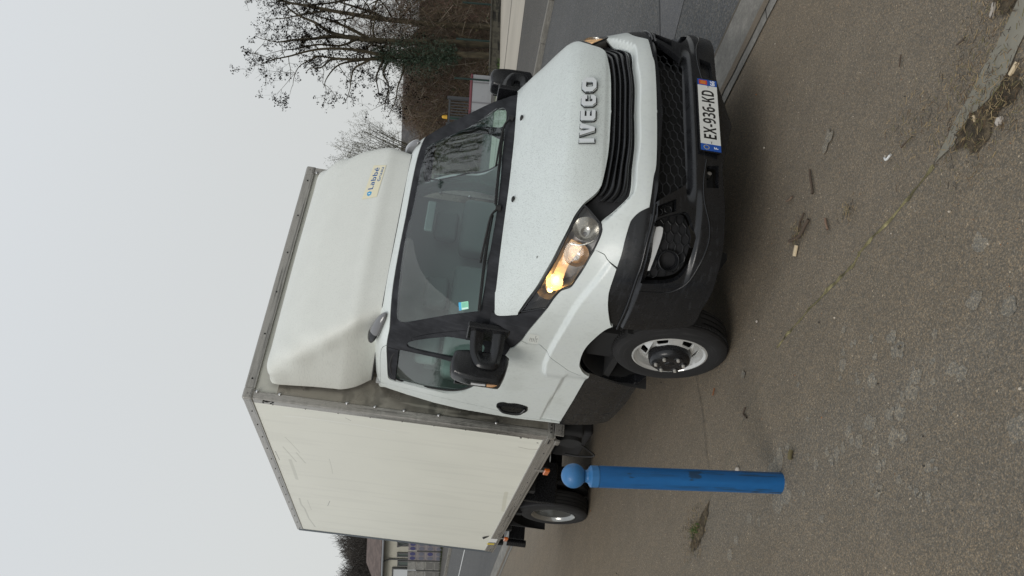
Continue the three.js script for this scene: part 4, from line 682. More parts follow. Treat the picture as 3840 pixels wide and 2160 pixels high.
// door mirrors on U-shaped arms
{ const X0 = -.14;
  const o = [[1.593, 1.075], [1.585, 1.062], [1.50, 1.050], [1.30, 1.052], [1.284, 1.062], [1.272, 1.085], [1.285, 1.17], [1.305, 1.232], [1.318, 1.240], [1.36, 1.240], [1.49, 1.236], [1.58, 1.215], [1.602, 1.19], [1.607, 1.13]];
  const sh = new THREE.Shape(crom([...o, o[0]], 4).map(p => new THREE.Vector2(p[1], p[0])));
  const hg = new THREE.ExtrudeGeometry(sh, { depth: .045, bevelEnabled: true, bevelSize: .022, bevelThickness: .04, bevelSegments: 5, curveSegments: 4 });
  { const p = hg.attributes.position; for (let i = 0; i < p.count; i++) { const cx = 1.15, cy = 1.44; p.setX(i, cx + (p.getX(i) - cx) * .80); p.setY(i, cy + (p.getY(i) - cy) * .88); } hg.computeVertexNormals(); }
  // (shape x, shape y, depth) -> (depth along the lorry, up, outwards)
  const hn = clean(hg); { const p = hn.attributes.position; for (let i = 0; i < p.count; i++) { const X = p.getX(i), Y = p.getY(i), Z = p.getZ(i); p.setXYZ(i, -Z, Y, X); } hn.computeVertexNormals(); }
  const house = toCreasedNormals(hn.translate(X0 + .06, 0, 0), .9);
  const arm = (y0, y1) => tube([[-.02, y0, .90], [-.04, y0, .98], [-.055, y1, 1.07], [-.05, y1, 1.10]], .024, 8, 14);
  const uArm = [loft([[[-.01, 1.515, .93], [-.045, 1.515, 1.02], [-.06, 1.50, 1.10], [-.055, 1.46, 1.165], [-.055, 1.40, 1.178], [-.055, 1.345, 1.165], [-.06, 1.325, 1.10], [-.045, 1.315, 1.02], [-.01, 1.315, .93]], [[.0, 1.49, .93], [-.03, 1.49, 1.02], [-.045, 1.475, 1.10], [-.04, 1.45, 1.15], [-.04, 1.40, 1.158], [-.04, 1.355, 1.15], [-.045, 1.345, 1.10], [-.03, 1.338, 1.02], [.0, 1.338, .93]], [[-.01, 1.442, .93], [-.045, 1.440, 1.02], [-.06, 1.436, 1.07], [-.055, 1.428, 1.10], [-.055, 1.41, 1.105], [-.055, 1.392, 1.10], [-.06, 1.386, 1.07], [-.045, 1.388, 1.02], [-.01, 1.388, .93]]], 40, 8), loft([[[-.01, 1.515, .93], [-.045, 1.515, 1.02], [-.06, 1.50, 1.10], [-.055, 1.46, 1.165], [-.055, 1.40, 1.178], [-.055, 1.345, 1.165], [-.06, 1.325, 1.10], [-.045, 1.315, 1.02], [-.01, 1.315, .93]], [[-.06, 1.51, .93], [-.09, 1.51, 1.02], [-.10, 1.495, 1.10], [-.10, 1.455, 1.16], [-.10, 1.40, 1.17], [-.10, 1.35, 1.16], [-.10, 1.33, 1.10], [-.09, 1.32, 1.02], [-.06, 1.32, .93]]], 40, 3), loft([[[-.01, 1.442, .93], [-.045, 1.440, 1.02], [-.06, 1.436, 1.07], [-.055, 1.428, 1.10], [-.055, 1.41, 1.105], [-.055, 1.392, 1.10], [-.06, 1.386, 1.07], [-.045, 1.388, 1.02], [-.01, 1.388, .93]], [[-.06, 1.442, .93], [-.09, 1.440, 1.02], [-.10, 1.436, 1.07], [-.10, 1.428, 1.10], [-.10, 1.41, 1.105], [-.10, 1.392, 1.10], [-.10, 1.386, 1.07], [-.09, 1.388, 1.02], [-.06, 1.388, .93]]], 40, 3)];
  const foot = box(-.10, .06, 1.29, 1.54, .925, .965, .012);
  const ind = tube([[-.085, 1.318, 1.222], [-.095, 1.345, 1.238], [-.10, 1.385, 1.241]], .011, 8, 12), indC = tube([[-.10, 1.392, 1.241], [-.105, 1.43, 1.240], [-.11, 1.475, 1.238]], .008, 8, 12);
  const mgl = box(-.185, -.182, 1.31, 1.57, 1.08, 1.22, .001);
  for (const m of [false, true]) { const mk = (g) => m ? mirrorZ(g) : g;
    const h = part('mirror', mk(house), blackPl, truck); part('mirror_arm', mk(merge(uArm).translate(.034, 0, 0)), blackPl, h); part('mirror_foot', mk(foot), blackPl, h); part('indicator', mk(ind), phy(lin(.55, .30, .14), .2, { clearcoat: 1 }), h); part('indicator_cover', mk(indC), phy(lin(.5, .5, .5), .15, { clearcoat: 1 }), h); part('mirror_glass', mk(mgl), std(lin(.8, .8, .8), .03, { metalness: 1 }), h); } }
// roof marker lamps
{ const shape = (k, f) => { const g = new THREE.SphereGeometry(1, 32, 20), p = g.attributes.position; for (let i = 0; i < p.count; i++) { let x = p.getX(i), y = p.getY(i), z = p.getZ(i); if (f) x = Math.max(x, -.15); const t = (x + 1) / 2, w = .55 + .45 * Math.pow(Math.sin(Math.PI * Math.min(1, .25 + .62 * t)), .7); p.setXYZ(i, x * .150 * k, (y < 0 ? y * .30 : y) * .048 * w * k + .012 * (1 - t), z * .052 * w * k); } g.computeVertexNormals(); const D = new V3(.265, -.075, -.075).normalize(), Nn = new V3(.25, .95, .15), Zz = D.clone().cross(Nn).normalize(), Yy = Zz.clone().cross(D); g.applyMatrix4(new THREE.Matrix4().makeBasis(D, Yy, Zz)); return g.translate(-.535, 2.088, .757); };
  const pod = shape(1, false), lens = shape(1.03, true);
  for (const m of [false, true]) { const o = part('roof_lamp', m ? mirrorZ(pod) : pod, blackPl, truck); part('lens', m ? mirrorZ(lens) : lens, phy(lin(.16, .16, .165), .12, { clearcoat: 1 }), o); } }
// wind deflector above the cab
{ const half = [
    [[-0.4100, 2.0850, 0.0000], [-0.4150, 2.0850, 0.3000], [-0.4350, 2.0850, 0.5320], [-0.4600, 2.0860, 0.6350], [-0.4994, 2.0876, 0.6714], [-0.7505, 2.1042, 0.7123], [-1.0410, 2.1235, 0.7595], [-1.2900, 2.1400, 0.8000]],
    [[-0.4400, 2.1700, 0.0000], [-0.4450, 2.1700, 0.3000], [-0.4650, 2.1700, 0.5640], [-0.4900, 2.1710, 0.6750], [-0.5290, 2.1734, 0.7131], [-0.7700, 2.1945, 0.7627], [-1.0500, 2.2190, 0.8205], [-1.2900, 2.2400, 0.8700]],
    [[-0.4650, 2.2500, 0.0000], [-0.4700, 2.2500, 0.3000], [-0.4925, 2.2500, 0.5960], [-0.5200, 2.2510, 0.7150], [-0.5589, 2.2543, 0.7531], [-0.7895, 2.2797, 0.8010], [-1.0590, 2.3095, 0.8570], [-1.2900, 2.3350, 0.9050]],
    [[-0.5300, 2.3300, 0.0000], [-0.5350, 2.3300, 0.3000], [-0.5550, 2.3300, 0.6200], [-0.5800, 2.3310, 0.7450], [-0.6191, 2.3339, 0.7823], [-0.8285, 2.3545, 0.8216], [-1.0770, 2.3790, 0.8681], [-1.2900, 2.4000, 0.9080]],
    [[-0.6400, 2.4600, 0.0000], [-0.6450, 2.4600, 0.3000], [-0.6650, 2.4600, 0.6480], [-0.6900, 2.4610, 0.7800], [-0.7292, 2.4646, 0.8168], [-0.9000, 2.4845, 0.8464], [-1.1100, 2.5090, 0.8828], [-1.2900, 2.5300, 0.9140]],
    [[-0.8400, 2.6700, 0.0000], [-0.8450, 2.6700, 0.3000], [-0.8700, 2.6700, 0.6880], [-0.9000, 2.6710, 0.8300], [-0.9394, 2.6720, 0.8667], [-1.0365, 2.6770, 0.8831], [-1.1730, 2.6840, 0.9062], [-1.2900, 2.6900, 0.9260]],
    [[-1.0900, 2.8450, 0.0000], [-1.0950, 2.8450, 0.3000], [-1.1150, 2.8450, 0.7160], [-1.1400, 2.8460, 0.8650], [-1.1766, 2.8316, 0.9040], [-1.1925, 2.8258, 0.9080], [-1.2450, 2.8065, 0.9209], [-1.2900, 2.7900, 0.9320]],
    [[-1.29, 2.892, 0], [-1.29, 2.892, .3], [-1.29, 2.888, .66], [-1.29, 2.876, .80], [-1.29, 2.862, .85], [-1.29, 2.85, .885], [-1.29, 2.838, .91], [-1.29, 2.82, .928]]];
  const rows = half.map(r => [...r.slice(1).reverse().map(p => [p[0], p[1], -p[2]]), ...r]);
  const g = loft(rows, 160, 80);
  const grp = tex(512, (u, v, i, j) => { const f = fbm(u * 6, v * 6, 5, 6), h = noise(u * 200, v * 200, 200), e = hash(i, j); const c = 238 - 6 * f - 9 * sstep(.55, .9, h) - 6 * e; return [c, c * 0.998, c * 0.975]; });
  const df = part('wind_deflector', g, phy(lin(0.88, 0.90, 0.88), 0.55, { map: withRep(grp, 1.5), clearcoat: .2, clearcoatRoughness: .4 }), truck);
  // maker's sticker: follows the deflector skin
  const st = canvasTex(512, 256, (c) => { c.fillStyle = '#e4ddc0'; c.fillRect(0, 0, 512, 256); c.fillStyle = '#2f9bd0'; c.beginPath(); c.moveTo(50, 70); c.lineTo(95, 55); c.lineTo(112, 95); c.lineTo(95, 140); c.lineTo(55, 140); c.lineTo(34, 105); c.fill(); c.fillStyle = '#eef3ee'; c.fillRect(66, 84, 16, 30); c.fillStyle = '#14508f'; c.font = 'bold 122px sans-serif'; c.fillText('Labbé', 128, 138); c.font = 'bold 78px sans-serif'; c.fillText('Gruau', 252, 226); });
  const pix = [Z4([735, 287])[0], Z4([815, 272])[0], Z4([868, 100])[0], Z4([800, 102])[0]]; // TL, BL, BR, TR in reading order
  const pos = g.attributes.position, ix = g.index.array, rc = new THREE.Raycaster();
  const mesh = new THREE.Mesh(g, new THREE.MeshBasicMaterial({ side: THREE.DoubleSide })); const NS = 10, sp = [], su = [], si = [];
  for (let j = 0; j <= NS; j++) for (let i = 0; i <= NS; i++) { const a = i / NS, b = j / NS; const top = [lerp(pix[0][0], pix[3][0], a), lerp(pix[0][1], pix[3][1], a)], bot = [lerp(pix[1][0], pix[2][0], a), lerp(pix[1][1], pix[2][1], a)]; rc.set(EYE, ray(lerp(top[0], bot[0], b), lerp(top[1], bot[1], b))); const h = rc.intersectObject(mesh)[0]; const P = h ? h.point.clone().addScaledVector(ray(...top), -.004) : new V3(); if (!h) console.log('sticker miss'); sp.push(P.x, P.y, P.z); su.push(a, 1 - b); }
  for (let j = 0; j < NS; j++) for (let i = 0; i < NS; i++) { const a = j * (NS + 1) + i, b = a + 1, c = a + NS + 1, d = c + 1; si.push(a, c, d, a, d, b); }
  const sg = new THREE.BufferGeometry(); sg.setAttribute('position', new THREE.Float32BufferAttribute(sp, 3)); sg.setAttribute('uv', new THREE.Float32BufferAttribute(su, 2)); sg.setIndex(si); sg.computeVertexNormals();
  part('maker_sticker', sg, std('#ffffff', .5, { map: st }), df);
  part('deflector_seal', tube([...half[0].slice(1).reverse().map(p => [p[0], p[1] - .004, -p[2]]), ...half[0].map(p => [p[0], p[1] - .004, p[2]])], .007, 5, 80), rubber, df); }
// cab interior
{ const trim = std(lin(.19, .20, .20), .8), seatM = std(lin(.34, .35, .35), .9), pale = std(lin(.52, .53, .525), .8);
  const dash = part('dashboard', [loft([[-.85, -.4, 0, .4, .85].map(z => [.30 - .28 * z * z, 1.36, z]), [-.85, -.4, 0, .4, .85].map(z => [.05 - .1 * z * z, 1.37, z]), [-.85, -.4, 0, .4, .85].map(z => [-.14, 1.33, z]), [-.85, -.4, 0, .4, .85].map(z => [-.20, 1.15, z]), [-.85, -.4, 0, .4, .85].map(z => [-.12, .9, z])], 20, 20)], trim, truck);
  const wc = new V3(-.32, 1.30, -.45), wq = new THREE.Quaternion().setFromUnitVectors(new V3(0, 0, 1), new V3(-.75, .65, 0).normalize());
  const sw = part('steering_wheel', new THREE.TorusGeometry(.20, .017, 10, 40).applyQuaternion(wq).translate(...wc.toArray()), trim, truck);
  part('spoke', [box(-.19, .19, -.02, .02, -.01, .01, .005).applyQuaternion(wq).translate(...wc.toArray()), new THREE.CylinderGeometry(.06, .07, .05, 20).rotateX(HP).applyQuaternion(wq).translate(...wc.toArray())], trim, sw);
  const seat = (z0, z1) => { const s = part('seat', [box(-.95, -.42, .86, 1.02, z0, z1, .05), box(-1.12, -.93, .98, 1.66, z0, z1, .06).rotateZ(0)], seatM, truck); const n = Math.round((z1 - z0) / .45); for (let k = 0; k < n; k++) { const c = lerp(z0, z1, (k + .5) / n); part('headrest', box(-1.10, -.99, 1.68, 1.86, c - .13, c + .13, .045), seatM, s); } };
  seat(-.70, -.22); seat(-.08, .82);
  const rt = part('rear_trim', [box(-1.214, -1.20, .7, 2.06, -.82, .82)], pale, truck);
  const slotM = std(lin(.7, .71, .70), .7);
  for (let k = 0; k < 4; k++) part('rear_trim_slot', box(-1.199, -1.195, 1.62, 1.78, .12 + k * .17, .19 + k * .17, .001), slotM, rt);
  part('headlining', box(-1.2, -.42, 2.05, 2.06, -.66, .66), pale, truck);
  part('rear_view_mirror', [box(-.30, -.27, 1.84, 1.90, -.12, .12, .012)], trim, truck); }

// ---------------------------------------------------------------- cargo body
const BX0 = -1.32, BX1 = -5.34, BY0 = .735, BY1 = 3.01, BW = 1.05;
const alu = std(lin(.56, .55, .53), .5, { metalness: .45, map: tex(512, (u, v, i, j) => { const f = fbm(u * 5, v * 5, 5, 5), s = fbm(u * 8, v * 120, 2), h = fbm(u * 30, v * 30, 3, 30); const c = 215 - 60 * sstep(.5, .75, f) - 40 * sstep(.5, .7, s) * f - 35 * sstep(.6, .8, h); return [c, c * .99, c * .97]; }), roughnessMap: grimeR });
const aluDirty = std(lin(.50, .48, .44), .6, { metalness: .35, map: tex(512, (u, v, i, j) => { const f = fbm(u * 4, v * 4, 5, 4), s = fbm(u * 60, v * 6, 3), h = fbm(u * 25, v * 25, 3, 25); const c = 205 - 90 * sstep(.42, .75, f) + 50 * sstep(.62, .75, s) - 40 * sstep(.55, .8, h); return [c, c * .985, c * .95]; }), roughnessMap: grimeR });
// side panel: cream gel coat with rubbed marks and a painted crease highlight where the photograph shows them (u along the length, v up)
const sideTex = canvasTex(2048, 1160, (c, w, h) => {
  const im = c.createImageData(w, h); for (let j = 0; j < h; j++) for (let i = 0; i < w; i++) { const f = fbm(i / 260, j / 260, 4), g = hash(i, j), s = fbm(i / 30, j / 400, 3); const k = (j * w + i) * 4, b = 246 - 8 * f - 3 * g - 4 * sstep(.5, .7, s); im.data[k] = b; im.data[k + 1] = b * .995; im.data[k + 2] = b * .955; im.data[k + 3] = 255; } c.putImageData(im, 0, 0);
  const X = (x) => (x - (BX0 - .075)) / (BX1 + .05 - (BX0 - .075)) * w, Y = (y) => (2.938 - y) / (2.938 - .84) * h;
  const line = (pts, col, lw) => { c.strokeStyle = col; c.lineWidth = lw; c.lineCap = 'round'; c.beginPath(); pts.forEach((p, i) => { const q = onZ(p, BW); i ? c.lineTo(X(q.x), Y(q.y)) : c.moveTo(X(q.x), Y(q.y)); }); c.stroke(); };
  line(A1([462, 895], [475, 940], [500, 970], [530, 1040], [575, 1100]), 'rgba(120,120,112,0.25)', 9);
  line(A1([345, 528], [400, 590], [440, 635]), 'rgba(130,130,120,0.26)', 6); line(A1([360, 460], [410, 510], [465, 570]), 'rgba(130,130,120,0.23)', 5); line(A1([440, 570], [505, 645]), 'rgba(130,130,120,0.23)', 7);
  line(A1([395, 620], [425, 700], [445, 760]), 'rgba(140,140,130,0.20)', 16); line(A1([290, 560], [320, 622]), 'rgba(40,40,40,0.45)', 3); line(A1([665, 950], [680, 915]), 'rgba(80,80,76,0.39)', 4);
  line(A1([360, 310], [480, 318], [700, 348], [900, 375], [1140, 420]), 'rgba(255,255,252,0.36)', 9); line(A1([790, 322], [830, 342]), 'rgba(40,40,38,0.39)', 3);  // long white stroke: highlight on the panel crease, painted in
  line(D3([470, 430], [560, 450], [650, 452]), 'rgba(60,50,36,0.52)', 3); line(D3([490, 345], [490, 350]), '#111', 8); line(D3([520, 350], [590, 355]), 'rgba(80,70,50,0.52)', 3); line(D3([640, 393], [644, 394]), '#222', 7);
  line(A1([520, 910], [548, 980]), 'rgba(150,150,140,0.23)', 5); line(A1([675, 615], [690, 665], [700, 720]), 'rgba(150,148,138,0.23)', 4);
  line(D3([330, 1010], [345, 900], [360, 840]), 'rgba(170,165,140,0.23)', 20);
});
const gel = phy(lin(.93, .94, .92), .42, { map: sideTex, clearcoat: .25, clearcoatRoughness: .35 });
const gelPlain = phy(lin(.60, .595, .53), .5, { map: withRep(grime, 1) });
const body = new THREE.Group(); body.name = 'cargo_body'; truck.add(body);
{
  const pan = box(BX1 + .05, BX0 - .075, .84, 2.938, BW - .03, BW - .004);
  const uv = pan.attributes.uv, p = pan.attributes.position; for (let i = 0; i < p.count; i++) uv.setXY(i, (p.getX(i) - (BX0 - .075)) / (BX1 + .05 - BX0 + .075), (p.getY(i) - .84) / (2.938 - .84));
  part('side_panel', pan, gel, body); part('side_panel', mirrorZ(pan), gel, body);
  // slight dent above the rear wheel
  part('front_panel', box(BX0 - .03, BX0 - .012, .90, 2.94, -1.0, 1.0), gelPlain, body);
  part('front_apron', box(BX0 - .012, BX0 - .006, .80, 2.78, -1.005, 1.005), aluDirty, body);
  part('rear_panel', box(BX1 + .01, BX1 + .03, .84, 2.94, -1.0, 1.0), gelPlain, body);
  part('roof_panel', box(BX1 + .02, BX0 - .02, 2.985, 3.004, -1.03, 1.03), gelPlain, body);
  part('floor_panel', box(BX1 + .02, BX0 - .02, .80, .85, -1.02, 1.02), std(lin(.05, .045, .04), .9), body);
  // aluminium edge sections
  const post = merge([box(BX0 - .02, BX0, .76, 2.938, .99, BW - .012, .006), box(BX0 - .078, BX0 - .004, .76, 2.938, BW - .016, BW, .006), bar([BX0 - .012, .76, BW - .012], [BX0 - .012, 2.938, BW - .012], .0122, .0122, 14)]);
  for (const m of [false, true]) { const mk = (g) => m ? mirrorZ(g) : g;
    const po = part('corner_post', mk(post), alu, body);
    part('top_rail', mk(merge([box(BX1 + .01, BX0 - .03, 2.938, 3.006, BW - .02, BW + .002, .005), box(BX1 + .01, BX0 - .03, 2.99, BY1, BW - .09, BW - .004, .005)])), alu, body);
    const rail = part('bottom_rail', mk(box(BX1, BX0 - .06, BY0, .842, BW - .025, BW + .003, .006)), alu, body);
    part('rear_post', mk(box(BX1 - .012, BX1 + .05, BY0 + .02, 2.99, BW - .05, BW + .004, .006)), std(lin(.13, .15, .17), .6, { metalness: .5 }), body);
    part('corner_cap', mk(merge([box(BX0 - .07, BX0 + .004, 2.93, BY1 + .002, BW - .085, BW + .005, .016)])), alu, body);
    const riv = new THREE.SphereGeometry(.006, 8, 5), bolt = new THREE.CylinderGeometry(.010, .011, .008, 6);
    // rivets along the rails, bolts down the post
    for (let k = 0; k < 14; k++) part('rivet', mk(riv.clone().translate(lerp(BX0 - .25, BX1 + .1, k / 13), 2.972, BW + .002)), rubber, body);
    for (let k = 0; k < 10; k++) part('rivet', mk(riv.clone().translate(lerp(BX0 - .35, BX1 + .15, k / 9), .785, BW + .003)), rubber, body);
    for (const y of [2.915, 2.755, 2.28, 2.08, 1.87, 1.62, 1.20]) part('bolt', mk(new THREE.SphereGeometry(.013, 10, 6).scale(.7, 1, 1).translate(BX0 + .002, y, .992)), steel, body);
    for (let k = 0; k < 9; k++) part('rivet', mk(riv.clone().scale(.8, .8, .8).translate(BX0 - .07, lerp(2.8, .95, k / 8), BW)), rubber, body);
    // bracket strap at the foot of the post
    part('foot_strap', mk(merge([box(BX0 - .004, BX0 + .006, .775, .82, .90, BW + .004, .003), box(BX0 - .13, BX0 + .006, .775, .82, BW + .001, BW + .008, .003), box(BX0 - .004, BX0 + .010, .70, .768, .94, 1.03, .003), box(BX0 - .13, BX0 - .05, .715, .75, BW - .01, BW + .007, .003)])), alu, body);
    for (let k = 0; k < 4; k++) { part('rivet', mk(riv.clone().translate(BX0 + .008, .797, .93 + k * .028)), rubber, body); part('rivet', mk(riv.clone().translate(BX0 - .03 - k * .025, .797, BW + .009)), rubber, body); }
    // amber side markers hung under the rail
    const am = phy(lin(.62, .14, .02), .25, { clearcoat: 1 });
    for (const [x, s] of [[-2.09, 1], [-4.56, 1]]) { const b = part('marker_bracket', mk(merge([box(x - .03, x + .02, .70, .775, BW + .003, BW + .007, .001)])), alu, body); part('side_marker', mk(box(x - .055, x + .055, .665, .71, BW - .006, BW + .022, .010)), am, body); }
  }
  part('front_top_rail', merge([box(BX0 - .018, BX0 + .002, 2.934, 3.006, -.97, .97, .005), box(BX0 - .08, BX0 - .002, 2.99, BY1, -.97, .97, .005)]), alu, body);
  for (let k = 0; k < 6; k++) part('rivet', new THREE.SphereGeometry(.007, 8, 5).translate(BX0 + .003, 2.972, lerp(-.9, .9, k / 5)), rubber, body);
  part('front_bottom_beam', box(BX0 - .03, BX0 + .001, .70, .80, -1.0, 1.0, .005), std(lin(.10, .10, .10), .7, { metalness: .4 }), body);
  // torn damage at the top of the corner
  const q = onX(A1([225, 195])[0], BX0); const tear = []; for (let k = 0; k < 11; k++) { const r = rr(.006, .016); tear.push(new THREE.TetrahedronGeometry(r, 0).scale(rr(.3, .7), rr(.8, 2.0), rr(.4, .9)).rotateX(rr(0, 6)).rotateY(rr(-.6, .6)).translate(BX0 - .012 + rr(-.045, .006), q.y + rr(-.042, .03), BW - .006 + rr(-.006, .010))); } tear.push(new THREE.IcosahedronGeometry(.020, 1).scale(.7, .9, .35).translate(BX0 - .02, q.y, BW + .0)); part('torn_dent', merge(tear), voidBlack, body);
  // stickers and little details at the tail
  const sq = (name, pa, mat) => { const P = pa.map(p => onZ(p, BW + .0045)); const g = new THREE.BufferGeometry(); g.setAttribute('position', new THREE.Float32BufferAttribute([P[0], P[1], P[2], P[0], P[2], P[3]].flatMap(p => p.toArray()), 3)); g.setAttribute('uv', new THREE.Float32BufferAttribute([0, 1, 0, 0, 1, 0, 0, 1, 1, 0, 1, 1], 2)); g.computeVertexNormals(); part(name, g, mat, body); };
  sq('paper_sticker', D3([215, 1255], [282, 1260], [265, 1292], [200, 1287]), std(lin(.7, .7, .68), .7));
  sq('yellow_sticker', D3([190, 1296], [253, 1300], [245, 1312], [183, 1310]), std(lin(.65, .50, .06), .6));
  sq('black_sticker', D3([140, 1245], [190, 1236], [206, 1235], [152, 1262]), std(lin(.015, .015, .015), .5));
}
// ---------------------------------------------------------------- chassis and running gear
{
  const ch = part('chassis', [box(-5.25, .5, .52, .66, .34, .42), box(-5.25, .5, .52, .66, -.42, -.34), ...[-1.6, -2.6, -4.6].map(x => box(x - .04, x + .04, .54, .64, -.4, .4)), ...[-1.5, -2.2, -2.9, -3.7, -4.4, -5.1].map(x => box(x - .04, x + .04, .655, .80, -1.0, 1.0))], voidBlack, truck);
  part('fuel_tank', box(-2.75, -1.75, .32, .62, -.92, -.45, .06), blackDull, ch);
  part('battery_box', box(-2.35, -1.75, .38, .62, .45, .82, .03), blackDull, ch);
  part('air_filter', [new THREE.CylinderGeometry(.09, .09, .3, 18).rotateX(HP).translate(-1.5, .62, .86), box(-1.60, -1.38, .53, .735, .70, .98, .03)], voidBlack, ch);
  part('hose', tube([[-1.5, .60, .97], [-1.56, .50, 1.0], [-1.72, .38, 1.0], [-1.95, .46, .94], [-2.05, .55, .9]], .007, 6, 40), rubber, ch);
  part('axle', [bar([-3.68, .335, -.7], [-3.68, .335, .7], .06), new THREE.SphereGeometry(.17, 16, 12).translate(-3.68, .335, 0), bar([0, .33, -.75], [0, .33, .75], .045)], blackDull, ch);
  // rear underrun bar
  const ub = part('underrun_bar', [box(-5.30, -5.18, .40, .585, -.90, .90, .008)], blackPl, truck);
  for (const s of [-1, 1]) { part('end_roll', [bar([-5.24, .375, s * .93], [-5.24, .60, s * .93], .042, .042, 14)], blackPl, ub); part('bar_bracket', box(-5.26, -5.2, .58, .76, s * .45 - .03, s * .45 + .03), blackDull, ub); }
  // mudguards: wrapped sheet in front of, over and behind the twin wheels
  const arc = (r, z) => Array.from({ length: 17 }, (_, i) => { const t = lerp(.10, Math.PI * 1.02, i / 16); return [-3.68 + r * Math.cos(t) * 1.12, .36 + r * Math.sin(t) * .98, z]; });
  for (const s of [1, -1]) {
    const skin = loft([arc(.43, s * .60), arc(.43, s * .8), arc(.43, s * 1.0), arc(.415, s * 1.012)].map(r => r), 32, 6);
    const mg = part('mudguard', skin, blackDull, truck);
    part('mudguard_panel', [box(-3.22, -3.19, .40, .735, s > 0 ? .60 : -1.0, s > 0 ? 1.0 : -.60, .01)], blackPl, mg);
    part('mud_flap', [box(-4.19, -4.175, .36, .70, s > 0 ? .60 : -1.0, s > 0 ? 1.0 : -.60, .004)], rubber, mg);
  }
}
// wheels
const tyreMat = std(lin(.030, .029, .028), .85, { map: scuff, bumpMap: withRep(asphN.bump, 2), bumpScale: .0015 });
const rimMat = std(lin(.68, .68, .67), .26, { metalness: .35, map: grime, roughnessMap: grimeR });
const nutM = std(lin(.62, .60, .55), .35, { metalness: .4 });
function tyreGeo(Rt, w, rimR) {                   // axis along y, centred
  const h = w / 2, pr = [[rimR, -h * .80], [rimR + .012, -h * .92], [rimR + .05, -h * 1.0], [Rt - .045, -h * .99], [Rt - .018, -h * .90], [Rt - .004, -h * .76]];
  for (const g of [-.52, -.18, .18, .52]) { pr.push([Rt, (g - .055) * h], [Rt - .009, (g - .045) * h], [Rt - .009, (g + .045) * h], [Rt, (g + .055) * h]); }
  pr.push([Rt - .004, h * .76], [Rt - .018, h * .90], [Rt - .045, h * .99], [rimR + .05, h * 1.0], [rimR + .012, h * .92], [rimR, h * .80]);
  return toCreasedNormals(new THREE.LatheGeometry(pr.map(p => new THREE.Vector2(...p)), 72), .5);
}
function sipes(Rt, w) { const gs = []; for (let k = 0; k < 72; k++) { const t = k / 72 * 2 * Math.PI; for (const s of [-1, 1]) gs.push(box(-.003, .003, -.02, .02, Rt - .012, Rt - .0005).translate(0, 0, 0).rotateY(0).translate(0, s * w * .42, 0).rotateY(t)); } return merge(gs); }
const frontWheel = (() => {
  const g = new THREE.Group(), Rt = .334, w = .185, rim = .212;
  const ty = part('tyre', tyreGeo(Rt, w, rim), tyreMat, g);
  part('tread_block', merge(Array.from({ length: 90 }, (_, k) => { const t = k / 90 * 2 * Math.PI; return box(Rt - .010, Rt - .0015, w * .36, w * .47, -.0055, .0055).rotateZ(-.12).rotateY(t); })), tyreMat, ty);
  const lip = new THREE.LatheGeometry([[rim + .004, w * .40], [rim + .008, w * .455], [rim - .002, w * .47], [rim - .008, w * .43], [rim - .016, w * .40], [rim - .020, w * .30], [rim - .032, w * .20], [rim - .036, w * .02], [rim - .030, -w * .3], [rim, -w * .4]].map(p => new THREE.Vector2(...p)), 64);
  const ri = part('rim', toCreasedNormals(lip, .6), rimMat, g);
  // dished disc with six windows
  const sh = new THREE.Shape(); sh.absarc(0, 0, rim - .030, 0, 2 * Math.PI); const hub = new THREE.Path(); hub.absarc(0, 0, .07, 0, 2 * Math.PI, true); sh.holes.push(hub);
  for (let k = 0; k < 6; k++) { const t = k / 6 * 2 * Math.PI + 1.62, p = new THREE.Path(), cr = .151, pts = []; const W2 = .037, H2 = .018, q = .010; for (const [cx, cy, a0] of [[W2 - q, H2 - q, 0], [-W2 + q, H2 - q, HP], [-W2 + q, -H2 + q, Math.PI], [W2 - q, -H2 + q, 3 * HP]]) for (let i = 0; i <= 4; i++) { const a = a0 + i / 4 * HP; pts.push([cx + q * Math.cos(a), cy + q * Math.sin(a)]); }
    pts.reverse().forEach(([tx, ry], i) => { const r = cr + ry, ph = t + tx / cr; const X = r * Math.cos(ph), Y = r * Math.sin(ph); i ? p.lineTo(X, Y) : p.moveTo(X, Y); }); sh.holes.push(p); }
  let disc = new THREE.ExtrudeGeometry(sh, { depth: .006, bevelEnabled: true, bevelSize: .002, bevelThickness: .002, bevelSegments: 1, curveSegments: 64 });
  { // refine radially by rebuilding z from radius
    const p = disc.attributes.position; for (let i = 0; i < p.count; i++) { const r = Math.hypot(p.getX(i), p.getY(i)); p.setZ(i, p.getZ(i) + .080 - .052 * sstep(.11, .185, r)); } disc = toCreasedNormals(disc, .5); }
  disc.rotateX(-HP); part('rim_disc', disc, rimMat, ri);
  part('rim_back', new THREE.CylinderGeometry(rim - .034, rim - .034, .01, 40).translate(0, -.02, 0), voidBlack, ri);
  const cap = new THREE.LatheGeometry([[.124, .070], [.124, .098], [.116, .126], [.104, .136], [.078, .140], [.045, .142], [.03, .138], [.001, .136]].map(p => new THREE.Vector2(...p)), 48);
  const hc = part('hub_cap', toCreasedNormals(cap, .7), blackPl, g);
  for (let k = 0; k < 6; k++) { const t = k / 6 * 2 * Math.PI + .35, x = .080 * Math.cos(t), z = .080 * Math.sin(t); part('nut_cup', new THREE.TorusGeometry(.019, .005, 6, 16).rotateX(HP).translate(x, .139, z), blackPl, hc); part('nut_well', new THREE.CylinderGeometry(.018, .018, .004, 16).translate(x, .1388, z), voidBlack, hc); part('wheel_nut', new THREE.CylinderGeometry(.0095, .0115, .016, 6).translate(x, .146, z), nutM, hc); }
  part('hub_badge', new THREE.SphereGeometry(.03, 16, 8).scale(1, .25, 1).translate(0, .137, 0), blackPl, hc);
  return g;
})();
const rearRim = std(lin(.36, .36, .35), .34, { metalness: .75, map: grime, roughnessMap: grimeR });
